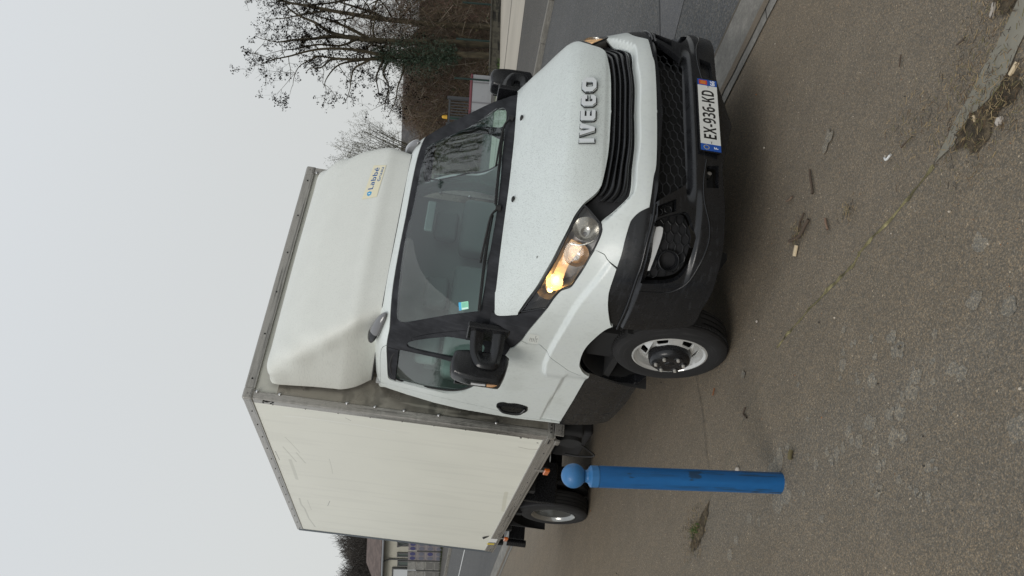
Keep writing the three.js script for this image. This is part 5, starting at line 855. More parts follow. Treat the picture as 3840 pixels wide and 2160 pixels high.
const rearWheel = (() => {
  const g = new THREE.Group(), Rt = .340, w = .195, rim = .212;
  part('tyre', tyreGeo(Rt, w, rim), tyreMat, g); part('tyre', tyreGeo(Rt, w, rim).translate(0, -.23, 0), tyreMat, g);
  const ri = part('rim', toCreasedNormals(new THREE.LatheGeometry([[rim + .006, w * .44], [rim + .006, w * .475], [rim - .006, w * .45], [rim - .018, w * .36], [rim - .028, w * .30], [rim - .030, w * .0], [rim - .045, -w * .25], [rim - .06, -w * .55], [.10, -w * .62], [.08, -w * .40], [.001, -w * .38]].map(p => new THREE.Vector2(...p)), 64), .6), rearRim, g);
  for (let k = 0; k < 6; k++) { const t = k / 6 * 2 * Math.PI; part('wheel_nut', new THREE.CylinderGeometry(.012, .013, .03, 6).translate(.085 * Math.cos(t), -w * .50, .085 * Math.sin(t)), steel, ri); }
  return g;
})();
function putWheel(src, name, x, y, z, side, turn = 0) { const w = src.clone(); w.name = name; truck.add(w); w.position.set(x, y, z); w.rotation.order = 'YXZ'; w.rotation.set(side > 0 ? HP : -HP, turn, 0); return w; }
putWheel(frontWheel, 'front_wheel', .012, .337, .864, 1); putWheel(frontWheel, 'front_wheel', .012, .337, -.864, -1);
putWheel(rearWheel, 'rear_wheel', -3.68, .338, .89, 1); putWheel(rearWheel, 'rear_wheel', -3.68, .338, -.89, -1);

// ---------------------------------------------------------------- bollard
{
  const b = thing('bollard', 'blue painted steel bollard with a ball top beside the truck', 'bollard', onGround([2932, 1812]).toArray());
  const chip = tex(512, (u, v, i, j) => { const f = fbm(u * 20, v * 5, 5), g = fbm(u * 60 + 7, v * 30, 3), band = fbm(u * 14 + 3, v * 60, 3); const worn = Math.max(sstep(.56, .66, f) * sstep(.42, .55, g) * sstep(.75, .15, v), sstep(.68, .74, fbm(u * 9 + 3, v * 26, 4)) * .8), r = v < .018 + .05 * Math.pow(noise(u * 24, 3), 2) ? 1 : 0; const k = .94 + .1 * band; let c = [18 * k, 93 * k, 152 * k]; c = c.map((q, n) => lerp(q, [34, 52, 70][n], worn * .85)); const fade = fbm(u * 5 + 11, v * 3, 4); c = c.map((q, n) => q * (.88 + .24 * fade) + [6, 5, 4][n] * sstep(.5, .8, fade)); c = c.map((q, n) => lerp(q, [44, 40, 38][n], r)); return c; });
  const blue = phy(lin(1, 1, 1), .42, { map: chip, clearcoat: .15, clearcoatRoughness: .4 });
  const r = .0495;
  part('post', new THREE.LatheGeometry([[r - .002, 0], [r, .004], [r, .875], [r, .876]].map(p => new THREE.Vector2(...p)), 40), blue, b);
  const top = phy(lin(.035, .17, .40), .5, { map: withRep(grime, 2), clearcoat: .1 });
  part('collar', toCreasedNormals(new THREE.LatheGeometry([[r - .003, .876], [r - .003, .879], [r, .880], [r, .912], [r - .006, .917], [.030, .926], [.027, .935], [.03, .942]].map(p => new THREE.Vector2(...p)), 40), .6), top, b);
  part('ball', new THREE.SphereGeometry(.056, 36, 24).translate(0, .992, 0), top, b);
}
// ---------------------------------------------------------------- what lies on the asphalt
const moss = std(lin(.95, .86, .62), 1, { map: tex(256, (u, v, i, j) => { const f = fbm(u * 12, v * 12, 4, 12), h = hash(i, j); const c = 150 + 90 * (f - .5) * 2 + 50 * (h - .5); return [c, c * .98, c * .82]; }), bumpMap: withRep(asphN.bump, 3), bumpScale: .006 });
function ribbon(pts, wid, hgt, seedo = 0) {       // uneven strip of sand and moss along a line of ground points
  const c = crom(pts.map(p => [p.x, p.z]), 14), pos = [], idx = [], uv = [];
  c.forEach((p, i) => { const a = c[Math.max(0, i - 1)], b = c[Math.min(c.length - 1, i + 1)], d = Math.hypot(b[0] - a[0], b[1] - a[1]) || 1, nx = -(b[1] - a[1]) / d, nz = (b[0] - a[0]) / d; const n1 = noise(i * .6 + seedo, 2), n2 = noise(i * .6 + seedo, 8), w1 = wid * (.25 + 1.2 * n1 * n1), w2 = wid * (.25 + 1.2 * n2 * n2);
    const P = [[p[0] + nx * w1, p[1] + nz * w1, 0.0095], [p[0] + nx * w1 * .3, p[1] + nz * w1 * .3, hgt * (.6 + .6 * n2) + .01], [p[0] - nx * w2 * .4, p[1] - nz * w2 * .4, hgt * (.5 + .6 * n1) + .01], [p[0] - nx * w2, p[1] - nz * w2, 0.0095]]; for (const q of P) { pos.push(q[0], gy(q[0], q[1]) + q[2], q[1]); uv.push(q[0] * 2, q[1] * 2); } });
  for (let i = 0; i < c.length - 1; i++) for (let k = 0; k < 3; k++) { const a = i * 4 + k, b = a + 1, e = a + 4, f = e + 1; idx.push(a, b, f, a, f, e); }
  const g = new THREE.BufferGeometry(); g.setAttribute('position', new THREE.Float32BufferAttribute(pos, 3)); g.setAttribute('uv', new THREE.Float32BufferAttribute(uv, 2)); g.setIndex(idx); g.applyQuaternion(QT); g.computeVertexNormals(); return g;
}
struct('crack_moss', ribbon(seam.slice(5, 12), .011, .001), moss);
struct('crack_sand', ribbon(seam.slice(11), .007, .0005, 5), std(lin(.16, .14, .105), 1));
{ const cr = G5([268, 505], [280, 590], [300, 700], [310, 800], [318, 880], [328, 945]).map(onGround); struct('hairline_crack', ribbon(cr, .004, .0), std(lin(.09, .08, .065), 1)); }
// pale concrete edging in the foreground
{
  const inn = G4([1700, -120], [1640, 0], [1560, 170], [1470, 330], [1390, 490], [1300, 650], [1235, 780], [1180, 890]).map(onGround), out = G4([1180, 890], [1290, 790], [1310, 740], [1400, 620], [1500, 520], [1570, 430], [1640, 260], [1740, 60]).map(onGround);
  struct('kerb_strip', groundPoly([...inn.map(p => [p.x, p.z]), ...out.map(p => [p.x, p.z])], .03, .013, (x, z) => { const k = .82 + .34 * fbm(x * 3, z * 3, 4) * .9; return [k, k * .99, k * .95]; }), new THREE.MeshStandardMaterial({ color: lin(.235, .222, .185), roughness: .95, vertexColors: true, bumpMap: withRep(asphN.bump, 2), bumpScale: .0012 }));
  // soil washed over it
  const soilM = std(lin(.60, .52, .41), 1, { map: tex(256, (u, v, i, j) => { const f = fbm(u * 14, v * 14, 4, 14), h = hash(i, j); const c = 120 + 150 * (f - .3) + 60 * (h - .5); return [c, c * .95, c * .85]; }), bumpMap: withRep(asphN.bump, 4), bumpScale: .012 });
  const blob = (pts, hgt) => { const P = pts.map(onGround).map(p => [p.x, p.z]); const c = crom([...P, P[0]], 5).slice(0, -1); const q = c.map((p, i) => { const k = 1 + .35 * (noise(i * 1.3, 5) - .5); const cx = P.reduce((s, a) => s + a[0], 0) / P.length, cz = P.reduce((s, a) => s + a[1], 0) / P.length; return [cx + (p[0] - cx) * k, cz + (p[1] - cz) * k]; }); return groundPoly(q, .02, (x, z) => { let d = 9; for (const a of q) d = Math.min(d, Math.hypot(x - a[0], z - a[1])); return .0135 + hgt * sstep(0, .08, d) * (.4 + fbm(x * 30, z * 30, 3)); }, null, 3); };
  struct('soil_patch', blob(G4([1320, 690], [1400, 610], [1500, 540], [1580, 400], [1640, 400], [1640, 540], [1540, 600], [1500, 690], [1470, 780], [1380, 830], [1310, 800]), .012), soilM);
  struct('soil_patch', blob(G4([1500, 10], [1560, -40], [1640, -40], [1590, 60], [1560, 90], [1530, 60]), .012), soilM);
  struct('soil_patch', blob(G5([340, 1085], [322, 1180], [305, 1250], [280, 1310], [250, 1335], [250, 1275], [282, 1200], [318, 1130]), .008), soilM);
}
const instMesh = (name, geo, m, n, fn, label, category) => { const im = new THREE.InstancedMesh(geo, m, n), M4 = new THREE.Matrix4(), c = new THREE.Color(); for (let i = 0; i < n; i++) { fn(M4, c, i); im.setMatrixAt(i, M4); im.setColorAt(i, c); } im.name = numbered(name); im.userData.kind = 'stuff'; im.userData.label = label; im.userData.category = category; scene.add(im); return im; };
{ // loose grit: scattered pale and dark stones
  const sg = new THREE.IcosahedronGeometry(1, 0), q = new THREE.Quaternion(), e = new THREE.Euler(), s = new V3();
  instMesh('grit', sg, std(0xffffff, .9), 5200, (m, c, i) => {
    const near = i < 4200; const x = near ? rr(-2.5, 3.6) : rr(-9, 3), z = near ? rr(-.8, 3.6) : rr(-.7, 5); const r = (i % 60 === 0 ? rr(.003, .0055) : rr(.0009, .0022));
    const P = W(x, gy(x, z) + .008 + r * .4, z); e.set(R() * 6, R() * 6, R() * 6); q.setFromEuler(e); s.set(r * rr(.8, 1.5), r * rr(.5, .9), r); m.compose(P, q, s);
    const t = R(); if (t < .22) c.setRGB(.50, .44, .36); else if (t < .55) c.setRGB(.30, .27, .22); else if (t < .66) c.setRGB(.34, .15, .06); else c.setRGB(.045, .04, .035);
  }, 'fine loose grit scattered over the asphalt forecourt', 'grit');
  // dead grass, needles and chips in the soil
  const ng = new THREE.CylinderGeometry(.5, .5, 1, 4), UPY = new V3(0, 1, 0);
  const zones = [[G4([1420, 680])[0], .16, 420], [G4([1560, 500])[0], .14, 260], [G4([1550, 20])[0], .12, 200], [G4([1330, 470])[0], .16, 160], [G4([1090, 680])[0], .14, 130], [G4([1380, 350])[0], .12, 90], [G5([275, 1240])[0], .14, 260], [G4([715, 1165])[0], .05, 60], [G4([440, 1270])[0], .07, 90]];
  const tot = zones.reduce((a, b) => a + b[2], 0), pick = []; zones.forEach(([p, r, n]) => { const g = onGround(p); for (let k = 0; k < n; k++) pick.push([g.x + (R() + R() - 1) * r * 1.6, g.z + (R() + R() - 1) * r * 1.3]); });
  instMesh('plant_litter', ng, std(0xffffff, 1), tot, (m, c, i) => { const [x, z] = pick[i]; const L = rr(.008, .03), P = W(x, gy(x, z) + .020 + R() * .006, z); const th = R() * 6.28; q.setFromUnitVectors(UPY, new V3(Math.cos(th), rr(-.12, .25), Math.sin(th)).normalize()); s.set(rr(.0010, .0024), L, rr(.0010, .0024)); m.compose(P, q, s); const t = R(); if (t < .3) c.setRGB(.34, .25, .13); else if (t < .55) c.setRGB(.12, .075, .04); else if (t < .75) c.setRGB(.16, .14, .06); else c.setRGB(.05, .04, .03); }, 'dead grass and needles gathered on soil patches', 'litter');
  // grass in the crack
  const gp = onGround(G5([272, 1235])[0]), gl = [];
  for (let k = 0; k < 70; k++) { const a = R() * 6.28, r = R() * .045, h = rr(.015, .05); gl.push(new THREE.ConeGeometry(.0018, h, 3).translate(0, h / 2, 0).rotateX(rr(-.7, .7)).rotateZ(rr(-.7, .7)).translate(r * Math.cos(a) * 2, 0, r * Math.sin(a))); }
  const gt = solo('grass_tuft', gl, std(lin(.075, .13, .028), .9), 'small green grass tuft growing in the asphalt crack', 'grass'); gt.position.copy(W(gp.x, .015, gp.z));
}
{ // twigs and wood chips
  const bark = std(lin(.085, .062, .045), 1), pale = std(lin(.62, .50, .33), .9), ash = std(lin(.40, .36, .31), .9);
  const twig = (pix, r, mat, label, name = 'twig', cat = 'twig') => { const P = pix.map(onGround); const c = P[0]; const g = tube(P.map((p, i) => [p.x - c.x, gy(p.x, p.z) - gy(c.x, c.z) + .009 + r + (i % 2) * r * .5, p.z - c.z]), r, 5, 24).applyQuaternion(QT); const o = solo(name, g, mat, label, cat); o.position.copy(W(c.x, gy(c.x, c.z), c.z)); return o; };
  twig(G4([503, 925], [510, 970], [515, 1020], [522, 1055]), .006, bark, 'straight dark twig lying on asphalt in front of the bumper');
  twig(G4([500, 1195], [480, 1240], [450, 1285], [400, 1315]), .009, bark, 'thick broken twig with bark flakes lying next to pale wood chip');
  twig(G4([470, 1160], [455, 1200], [440, 1260]), .005, bark, 'thin bark strip lying against the thick broken twig');
  twig(G4([588, 1190], [596, 1220], [602, 1250]), .006, std(lin(.20, .13, .09), 1), 'short reddish twig lying alone on asphalt');
  twig(G4([375, 1095], [395, 1088], [408, 1070]), .006, std(lin(.17, .12, .085), 1), 'small curved brown twig near the truck shadow');
  twig(G4([998, 300], [994, 340], [990, 365]), .003, bark, 'thin black twig on bare asphalt near the concrete edging');
  twig(G4([1350, 205], [1330, 228], [1302, 248]), .003, bark, 'fine dark stalk lying beside the concrete edging');
  twig(G4([1000, 805], [1030, 775], [1060, 745]), .003, bark, 'fine stalk in front of the moss crack');
  twig(G5([728, 862], [727, 885], [722, 903]), .011, std(lin(.12, .10, .05), 1), 'fat brown seed cone lying close to the bollard foot', 'seed_cone', 'cone');
  twig(G5([505, 660], [498, 690], [512, 710]), .005, bark, 'forked bark piece sitting on the sand crack', 'bark_piece', 'bark');
  twig(G5([358, 570], [352, 605]), .004, std(lin(.22, .09, .04), 1), 'rust brown stalk lying near the front wheel');
  const chip = (pix, L, w, mat, label, turn) => { const P = onGround(pix); const o = solo('wood_chip', new RoundedBoxGeometry(L, .012, w, 1, .003), mat, label, 'wood chip'); o.position.copy(W(P.x, gy(P.x, P.z) + .015, P.z)); o.quaternion.copy(QT); o.rotateY(turn); };
  chip(G4([425, 1365])[0], .055, .022, pale, 'pale split wood chip beside the thick broken twig', .9);
  chip(G4([1620, 378])[0], .045, .012, pale, 'pale wood chip on soil beside the concrete edging', .4);
  chip(G4([1505, 58])[0], .05, .012, ash, 'bleached grey wood chip at the soil patch edge', .9);
  chip(G4([1408, 650])[0], .03, .01, pale, 'small ochre wood chip in the middle of the soil patch', 1.6);
  const stone = (pix, r, label) => { const P = onGround(pix), g = new THREE.IcosahedronGeometry(r, 1); const p = g.attributes.position; for (let i = 0; i < p.count; i++) { const k = .85 + .3 * hash(Math.round(p.getX(i) * 4000), Math.round(p.getY(i) * 4000 + p.getZ(i) * 9000)); p.setXYZ(i, p.getX(i) * k * 1.2, p.getY(i) * k * .8, p.getZ(i) * k); } g.computeVertexNormals(); const o = solo('pebble', g, std(lin(.42, .38, .33), .95), label, 'pebble'); o.position.copy(W(P.x, gy(P.x, P.z) + .008 + r * .6, P.z)); };
  stone(G4([1545, 662])[0], .014, 'grey pebble at the edge of the soil patch');
  stone(G5([470, 952])[0], .014, 'pale pebble right beside the bollard shaft');
  stone(G5([557, 258])[0], .007, 'white pebble in front of the front tyre');
  stone(G4([250, 805])[0], .006, 'tiny white pebble in front of the number plate');
  { const a = G4([912, 862], [925, 872], [955, 845]).map(onGround); const c = a[0]; const o = solo('paper_scrap', tube(a.map((p, i) => [p.x - c.x, .014 + .004 * i, p.z - c.z]), .005, 5, 12).applyQuaternion(QT), std(lin(.7, .7, .68), .8), 'crumpled white paper scrap on the asphalt', 'paper'); o.position.copy(W(c)); }
}
// ---------------------------------------------------------------- far side: trees, wall, fence posts, buildings
const RZ = zm(850, 0, .4279), H3 = zm(1500, 0, .4419), L2 = zm(1250, 1950, .2912);
const wdir = (x, y, z) => new V3(x, y, z).applyQuaternion(QT);
function taper(pts, r0, r1, n = 6) {               // limb through world points, thinning
  const c = new THREE.CatmullRomCurve3(pts, false, 'centripetal'), m = Math.max(3, pts.length * 3), P = c.getPoints(m), pos = [], idx = [], nor = [], uv = [];
  let N = new V3(1, 0, .3).normalize();
  P.forEach((p, i) => { const t = (i < m ? P[i + 1].clone().sub(p) : p.clone().sub(P[i - 1])).normalize(); N.addScaledVector(t, -N.dot(t)).normalize(); const B = t.clone().cross(N), r = lerp(r0, r1, i / m); for (let k = 0; k < n; k++) { const a = k / n * 6.2832, d = N.clone().multiplyScalar(Math.cos(a)).addScaledVector(B, Math.sin(a)); pos.push(p.x + d.x * r, p.y + d.y * r, p.z + d.z * r); nor.push(d.x, d.y, d.z); uv.push(k / n, i * .3); } });
  for (let i = 0; i < m; i++) for (let k = 0; k < n; k++) { const a = i * n + k, b = i * n + (k + 1) % n, e = a + n, f = b + n; idx.push(a, f, e, a, b, f); }
  const g = new THREE.BufferGeometry(); g.setAttribute('position', new THREE.Float32BufferAttribute(pos, 3)); g.setAttribute('normal', new THREE.Float32BufferAttribute(nor, 3)); g.setAttribute('uv', new THREE.Float32BufferAttribute(uv, 2)); g.setIndex(idx); return g;
}
const barkTex = tex(256, (u, v, i, j) => { const f = fbm(u * 16, v * 4, 4), h = fbm(u * 6, v * 6, 3, 6); const c = 120 + 110 * (f - .35) + 50 * (h - .5); return [c * 1.02, c * .98, c * .86]; });
const barkM = std(lin(.20, .178, .14), 1, { map: barkTex });
const randDir = () => { const a = R() * 6.2832, z = rr(-1, 1), s = Math.sqrt(1 - z * z); return new V3(s * Math.cos(a), z, s * Math.sin(a)); };
// a limb list -> tree with trunk, side branches, twigs and clusters of small dark leaves
function buildTree(name, label, base, limbs, o) {
  const t = new THREE.Group(); t.name = numbered(name); tag(t, label, 'tree', o.group); t.position.copy(base); scene.add(t);
  const wood = [], twigs = [], leaves = [], tips = [];
  const grow = (p, d, len, r, lev) => {
    const pts = [p.clone()]; let q = p.clone(), dir = d.clone(); const n = 4;
    for (let k = 0; k < n; k++) { dir.add(randDir().multiplyScalar(o.wander || .35)).add(new V3(0, o.lift ?? .05, 0)).normalize(); q = q.clone().addScaledVector(dir, len / n); pts.push(q); }
    (lev === 0 ? wood : twigs).push(taper(pts, r, r * .4, lev === 0 ? 5 : 3));
    if (lev < o.levels) { const m = lev === 0 ? o.sub : 4; for (let k = 0; k < m; k++) { const i = 1 + Math.floor(R() * n), dd = dir.clone().multiplyScalar(.6).add(randDir().multiplyScalar(.8)).normalize(); grow(pts[i], dd, len * rr(.4, .65), r * .45, lev + 1); } }
    else for (let k = 2; k <= n; k++) tips.push(pts[k]);
  };
  for (const [pts, r0, r1] of limbs) {
    wood.push(taper(pts, r0, r1, 8));
    const c = new THREE.CatmullRomCurve3(pts, false, 'centripetal'), L = c.getLength(), m = Math.round(L * o.density);
    for (let k = 0; k < m; k++) { const s = rr(o.start ?? .35, 1), p = c.getPointAt(s), tg = c.getTangentAt(s); const side = tg.clone().multiplyScalar(.35).add(randDir()).normalize(); grow(p, side, rr(o.len[0], o.len[1]) * (1.1 - .5 * s), lerp(r0, r1, s) * .38 + .006, 0); }
    if (r1 > .0121) grow(pts[pts.length - 1], c.getTangentAt(1), o.len[0], r1 * .9, 0);
  }
  part('trunk', wood, barkM, t); part('twigs', twigs, o.twigMat || barkM, t);
  if (o.leaf) {
    const pos = [], nor = []; let cnt = 0;
    for (const p of tips) { if (R() > o.leaf.prob) continue; for (let k = 0; k < o.leaf.n; k++) { const c = p.clone().add(randDir().multiplyScalar(rr(.02, o.leaf.spread))), a = randDir().multiplyScalar(o.leaf.size * rr(.6, 1.3)), b = randDir().multiplyScalar(o.leaf.size * rr(.4, .9)); const nn = a.clone().cross(b).normalize(); for (const q of [c.clone().sub(a), c.clone().add(b), c.clone().add(a), c.clone().sub(a), c.clone().add(a), c.clone().sub(b)]) { pos.push(q.x, q.y, q.z); nor.push(nn.x, nn.y, nn.z); } } }
    const g = new THREE.BufferGeometry(); g.setAttribute('position', new THREE.Float32BufferAttribute(pos, 3)); g.setAttribute('normal', new THREE.Float32BufferAttribute(nor, 3)); g.setAttribute('uv', new THREE.Float32BufferAttribute(new Float32Array(pos.length / 3 * 2), 2)); part('crown', g, o.leaf.mat, t);
  }
  return t;
}
const leafDark = std(lin(.055, .045, .042), .9), leafOlive = std(lin(.115, .105, .045), .9);
// limbs drawn at a depth, relative to the trunk's foot (world axes)
const limbAt = (dep, base) => (pts, r0, r1, dz = 0) => [RZ(...pts).map((p, i) => W(atDepth(p, dep + dz * i / (pts.length - 1))).sub(base)), r0, r1];
const footAt = (p, dep) => { const P = atDepth(RZ(p)[0], dep); return W(P.x, gy(P.x, P.z) + .05, P.z); };
const treeO = { group: 'bare trees behind the low wall', levels: 2, sub: 4, density: 1.5, len: [1.0, 2.2], wander: .32, lift: .04, start: .42, leaf: { prob: .5, n: 4, spread: .12, size: .045, mat: leafDark } };
{
  const b = footAt([2330, 385], 34), L = limbAt(34, b);
  const f = (x) => [new V3(0, -.1, 0), ...L(x[0], 1, 1, x[3] || 0)[0]];
  buildTree('bare_tree', 'tall bare tree with forked trunk standing behind the low wall', b, [
    [f([[[2100, 380], [1800, 375], [1500, 368], [1200, 345], [1060, 325], [900, 320], [760, 340], [600, 350], [450, 370]]]), .19, .03],
    L([[1060, 325], [900, 280], [780, 200], [640, 140], [540, 70], [500, 0]], .09, .02, 1.5), L([[1250, 342], [1100, 260], [940, 190], [860, 160], [760, 130]], .08, .02, -2), L([[1150, 340], [1000, 400], [800, 390], [600, 430], [480, 440]], .06, .015, -1.5)], treeO);
  const b2 = footAt([2330, 490], 33), L2b = limbAt(33, b2);
  const ivy = buildTree('ivy_tree', 'leaning bare tree with ivy wrapped round its trunk', b2, [
    [[new V3(0, -.1, 0), ...L2b([[2100, 480], [1800, 475], [1500, 500], [1380, 510], [1200, 520], [980, 515], [820, 490]], 1, 1)[0]], .15, .035],
    L2b([[1500, 500], [1300, 470], [1150, 440], [950, 425], [750, 440], [560, 490], [420, 520], [310, 560]], .09, .012, -1.5), L2b([[420, 520], [380, 512], [280, 480], [150, 452]], .025, .008), L2b([[980, 515], [900, 530], [830, 590], [730, 600], [690, 640]], .05, .01, 1), L2b([[820, 490], [700, 540], [630, 590], [590, 680], [580, 750]], .03, .008, -1), L2b([[1380, 515], [1150, 530], [980, 570], [880, 680], [850, 770]], .06, .01, -2), L2b([[1250, 530], [1120, 600], [1090, 700], [1080, 780], [1040, 900]], .05, .01, 2), L2b([[1370, 530], [1330, 620], [1310, 680], [1330, 800], [1340, 900]], .05, .01, -2), L2b([[1420, 530], [1370, 640], [1420, 750], [1390, 900], [1380, 980]], .05, .01, 1.5), L2b([[1560, 560], [1540, 650], [1500, 760], [1480, 880], [1410, 1030]], .05, .01, -1)], { ...treeO, density: 1.15, len: [.7, 1.7] });
  { const g = [], mm = std(lin(.022, .042, .022), .6), pos = []; const c = L2b([[1320, 490], [1400, 500], [1500, 505], [1600, 515], [1700, 520], [1790, 500], [1900, 480], [2000, 490]], 1, 1)[0]; const cv = new THREE.CatmullRomCurve3(c); for (let k = 0; k < 6500; k++) { const s = R(), p = cv.getPointAt(s).add(randDir().multiplyScalar(rr(.12, .35 + .75 * Math.sin(s * Math.PI) * (.4 + noise(s * 9, 3))))), a = randDir().multiplyScalar(rr(.04, .075)), bb = randDir().multiplyScalar(rr(.03, .06)); for (const q of [p.clone().sub(a), p.clone().add(bb), p.clone().add(a)]) pos.push(q.x, q.y, q.z); } const gg = new THREE.BufferGeometry(); gg.setAttribute('position', new THREE.Float32BufferAttribute(pos, 3)); gg.computeVertexNormals(); part('ivy', gg, mm, ivy); }
  const b3 = footAt([2330, 240], 35), L3 = limbAt(35, b3);
  buildTree('bare_tree', 'bare tree leaning away from the forked one behind the wall', b3, [
    [[new V3(0, -.1, 0), ...L3([[2100, 225], [1800, 210], [1400, 170], [1130, 130], [900, 90], [700, 50], [500, 10], [350, -60]], 1, 1)[0]], .16, .03], L3([[1400, 170], [1250, 100], [1000, 20], [800, -60]], .08, .02, 2), L3([[1130, 130], [1090, 160], [900, 190], [760, 230]], .05, .01, -2), L3([[900, 90], [700, 120], [500, 160], [330, 170]], .05, .01, 1)], treeO);
  const b4 = footAt([2330, -60], 36), L4 = limbAt(36, b4);
  buildTree('bare_tree', 'bare tree at the outer end of the thicket', b4, [[[new V3(0, -.1, 0), ...L4([[2000, -50], [1500, -90], [1000, -60], [600, -120], [350, -100]], 1, 1)[0]], .16, .03], L4([[1300, -70], [1000, 10], [750, 40], [500, 30]], .07, .015, 2)], treeO);
  // thin pale-green shrub above the grey roof
  const b5 = footAt([1900, 1500], 52), L5 = limbAt(52, b5);
  const sh = []; for (let k = 0; k < 30; k++) { const x0 = 1560, y0 = 1240 + k * 12; const tx = 960 + 140 * R() - (k > 16 ? 60 : 0) + Math.max(0, 12 - k) * 22, ty = y0 - 170 + (R() - .5) * 160 + k * 4; sh.push(L5([[x0 + 120, y0 + 60], [lerp(x0, tx, .4), lerp(y0, ty, .35)], [lerp(x0, tx, .75), lerp(y0, ty, .75)], [tx, ty]], 0.028, .006, rr(-2, 2))); }
  buildTree('budding_shrub', 'feathery pale green budding shrub rising behind the grey roof', b5, [[[new V3(0, -.1, 0), ...L5([[1720, 1470], [1560, 1400]], 1, 1)[0]], .15, .06], ...sh], { levels: 1, sub: 5, density: 2.2, len: [.7, 1.4], wander: .22, lift: .12, start: .2, twigMat: std(lin(.30, .285, .19), 1), leaf: { prob: .9, n: 2, spread: .12, size: .032, mat: phy(lin(.62, .62, .38), 1, { transmission: .5, thickness: 0 }) } });
  // tree on the far pavement just outside the picture, mirrored in the windscreen
  const tb = W(-3.2, gy(-3.2, -13.9) + .05, -13.9);
  const lm = [[new V3(0, 0, 0), new V3(.1, 2.5, 0), new V3(-.1, 5, .2), new V3(.2, 8.5, .3), new V3(0, 13, 0)]]; for (let k = 0; k < 16; k++) { const a = k * 2.4, h = 3.2 + k * .55, q = 1 - k * .02; lm.push([new V3(0, h, 0), new V3(Math.cos(a) * 1.1 * q, h + 1.0, Math.sin(a) * 1.1 * q), new V3(Math.cos(a + .2) * 2.4 * q, h + 2.1, Math.sin(a + .2) * 2.4 * q), new V3(Math.cos(a) * 3.1 * q, h + 3.2, Math.sin(a) * 3.1 * q)]); }
  buildTree('roadside_tree', 'broad bare roadside tree on the far pavement', tb, lm.map((p, i) => [p, i ? .09 : .22, .02]), { ...treeO, group: undefined, density: 1.2, leaf: { ...treeO.leaf, prob: .8, n: 3, size: .055 } });
}
// thicket of brambles and saplings
{
  const foot = (px, py, d) => { const P = atDepth([px, py], d); return W(P.x, gy(P.x, P.z) + .05, P.z); };
  const A = foot(1850, -260, 37), B = foot(1850, 660, 37.5), dirv = B.clone().sub(A), Ln = dirv.length(); dirv.normalize(); const nrm = new V3(-dirv.z, 0, dirv.x);
  // low earth bank under it
  const bank = []; for (let j = 0; j <= 6; j++) { const r = []; for (let i = 0; i <= 24; i++) { const p = A.clone().addScaledVector(dirv, Ln * i / 24).addScaledVector(nrm, (j - 3) * .55), h = (1.7 + .5 * noise(i * .7, 2)) * (1 + .75 * sstep(15.5, 11, i)) * Math.pow(Math.sin(Math.PI * j / 6), .5) * (1 + .1 * noise(i, j)) - .15; r.push([p.x, p.y + h, p.z]); } bank.push(r); }
  struct('thicket_bank', loft(bank, 60, 24), std(lin(.10, .078, .055), 1));
  const tw = new THREE.CylinderGeometry(.35, .6, 1, 3), q = new THREE.Quaternion(), s = new V3(), Y = new V3(0, 1, 0);
  instMesh('thicket_twigs', tw, std(0xffffff, 1), 30000, (m, c, i) => { const u = R() * Ln, v = rr(-2.6, 2.6), h = Math.pow(R(), 1.1) * (2.6 + 2.0 * noise(u * .9, 3)) * (1 + .55 * sstep(.62, .45, u / Ln)); const p = A.clone().addScaledVector(dirv, u).addScaledVector(nrm, v); p.y += h; const L = rr(.3, 1.3), d = randDir(); d.y = Math.abs(d.y) * .9 + .1; d.normalize(); q.setFromUnitVectors(Y, d); const r = rr(.005, .016); s.set(r, L, r); m.compose(p, q, s); const t = R(), k = rr(.6, 1.3); if (t < .45) c.setRGB(.13 * k, .095 * k, .07 * k); else if (t < .7) c.setRGB(.17 * k, .13 * k, .075 * k); else if (t < .85) c.setRGB(.15 * k, .085 * k, .07 * k); else c.setRGB(.27 * k, .23 * k, .18 * k); }, 'tangled brown brambles and saplings behind the wall', 'thicket');
  const lf = new THREE.BufferGeometry(); lf.setAttribute('position', new THREE.Float32BufferAttribute([-1, 0, 0, 0, .1, .6, 1, 0, 0, -1, 0, 0, 1, 0, 0, 0, -.1, -.6], 3)); lf.computeVertexNormals();
  instMesh('thicket_leaves', lf, std(0xffffff, .95), 14000, (m, c, i) => { const u = R() * Ln, v = rr(-2.6, 2.6), h = Math.pow(R(), 1.15) * (2.5 + 1.8 * noise(u * .9, 3)) * (1 + .5 * sstep(.62, .45, u / Ln)); const p = A.clone().addScaledVector(dirv, u).addScaledVector(nrm, v); p.y += h; q.setFromUnitVectors(Y, randDir()); const r = rr(.02, .06); s.set(r, r, r); m.compose(p, q, s); const t = R(), k = rr(.5, 1.2); if (t < .5) c.setRGB(.10 * k, .062 * k, .042 * k); else if (t < .75) c.setRGB(.085 * k, .080 * k, .03 * k); else c.setRGB(.035 * k, .05 * k, .022 * k); }, 'withered brown and olive leaves in the thicket', 'leaves');
}
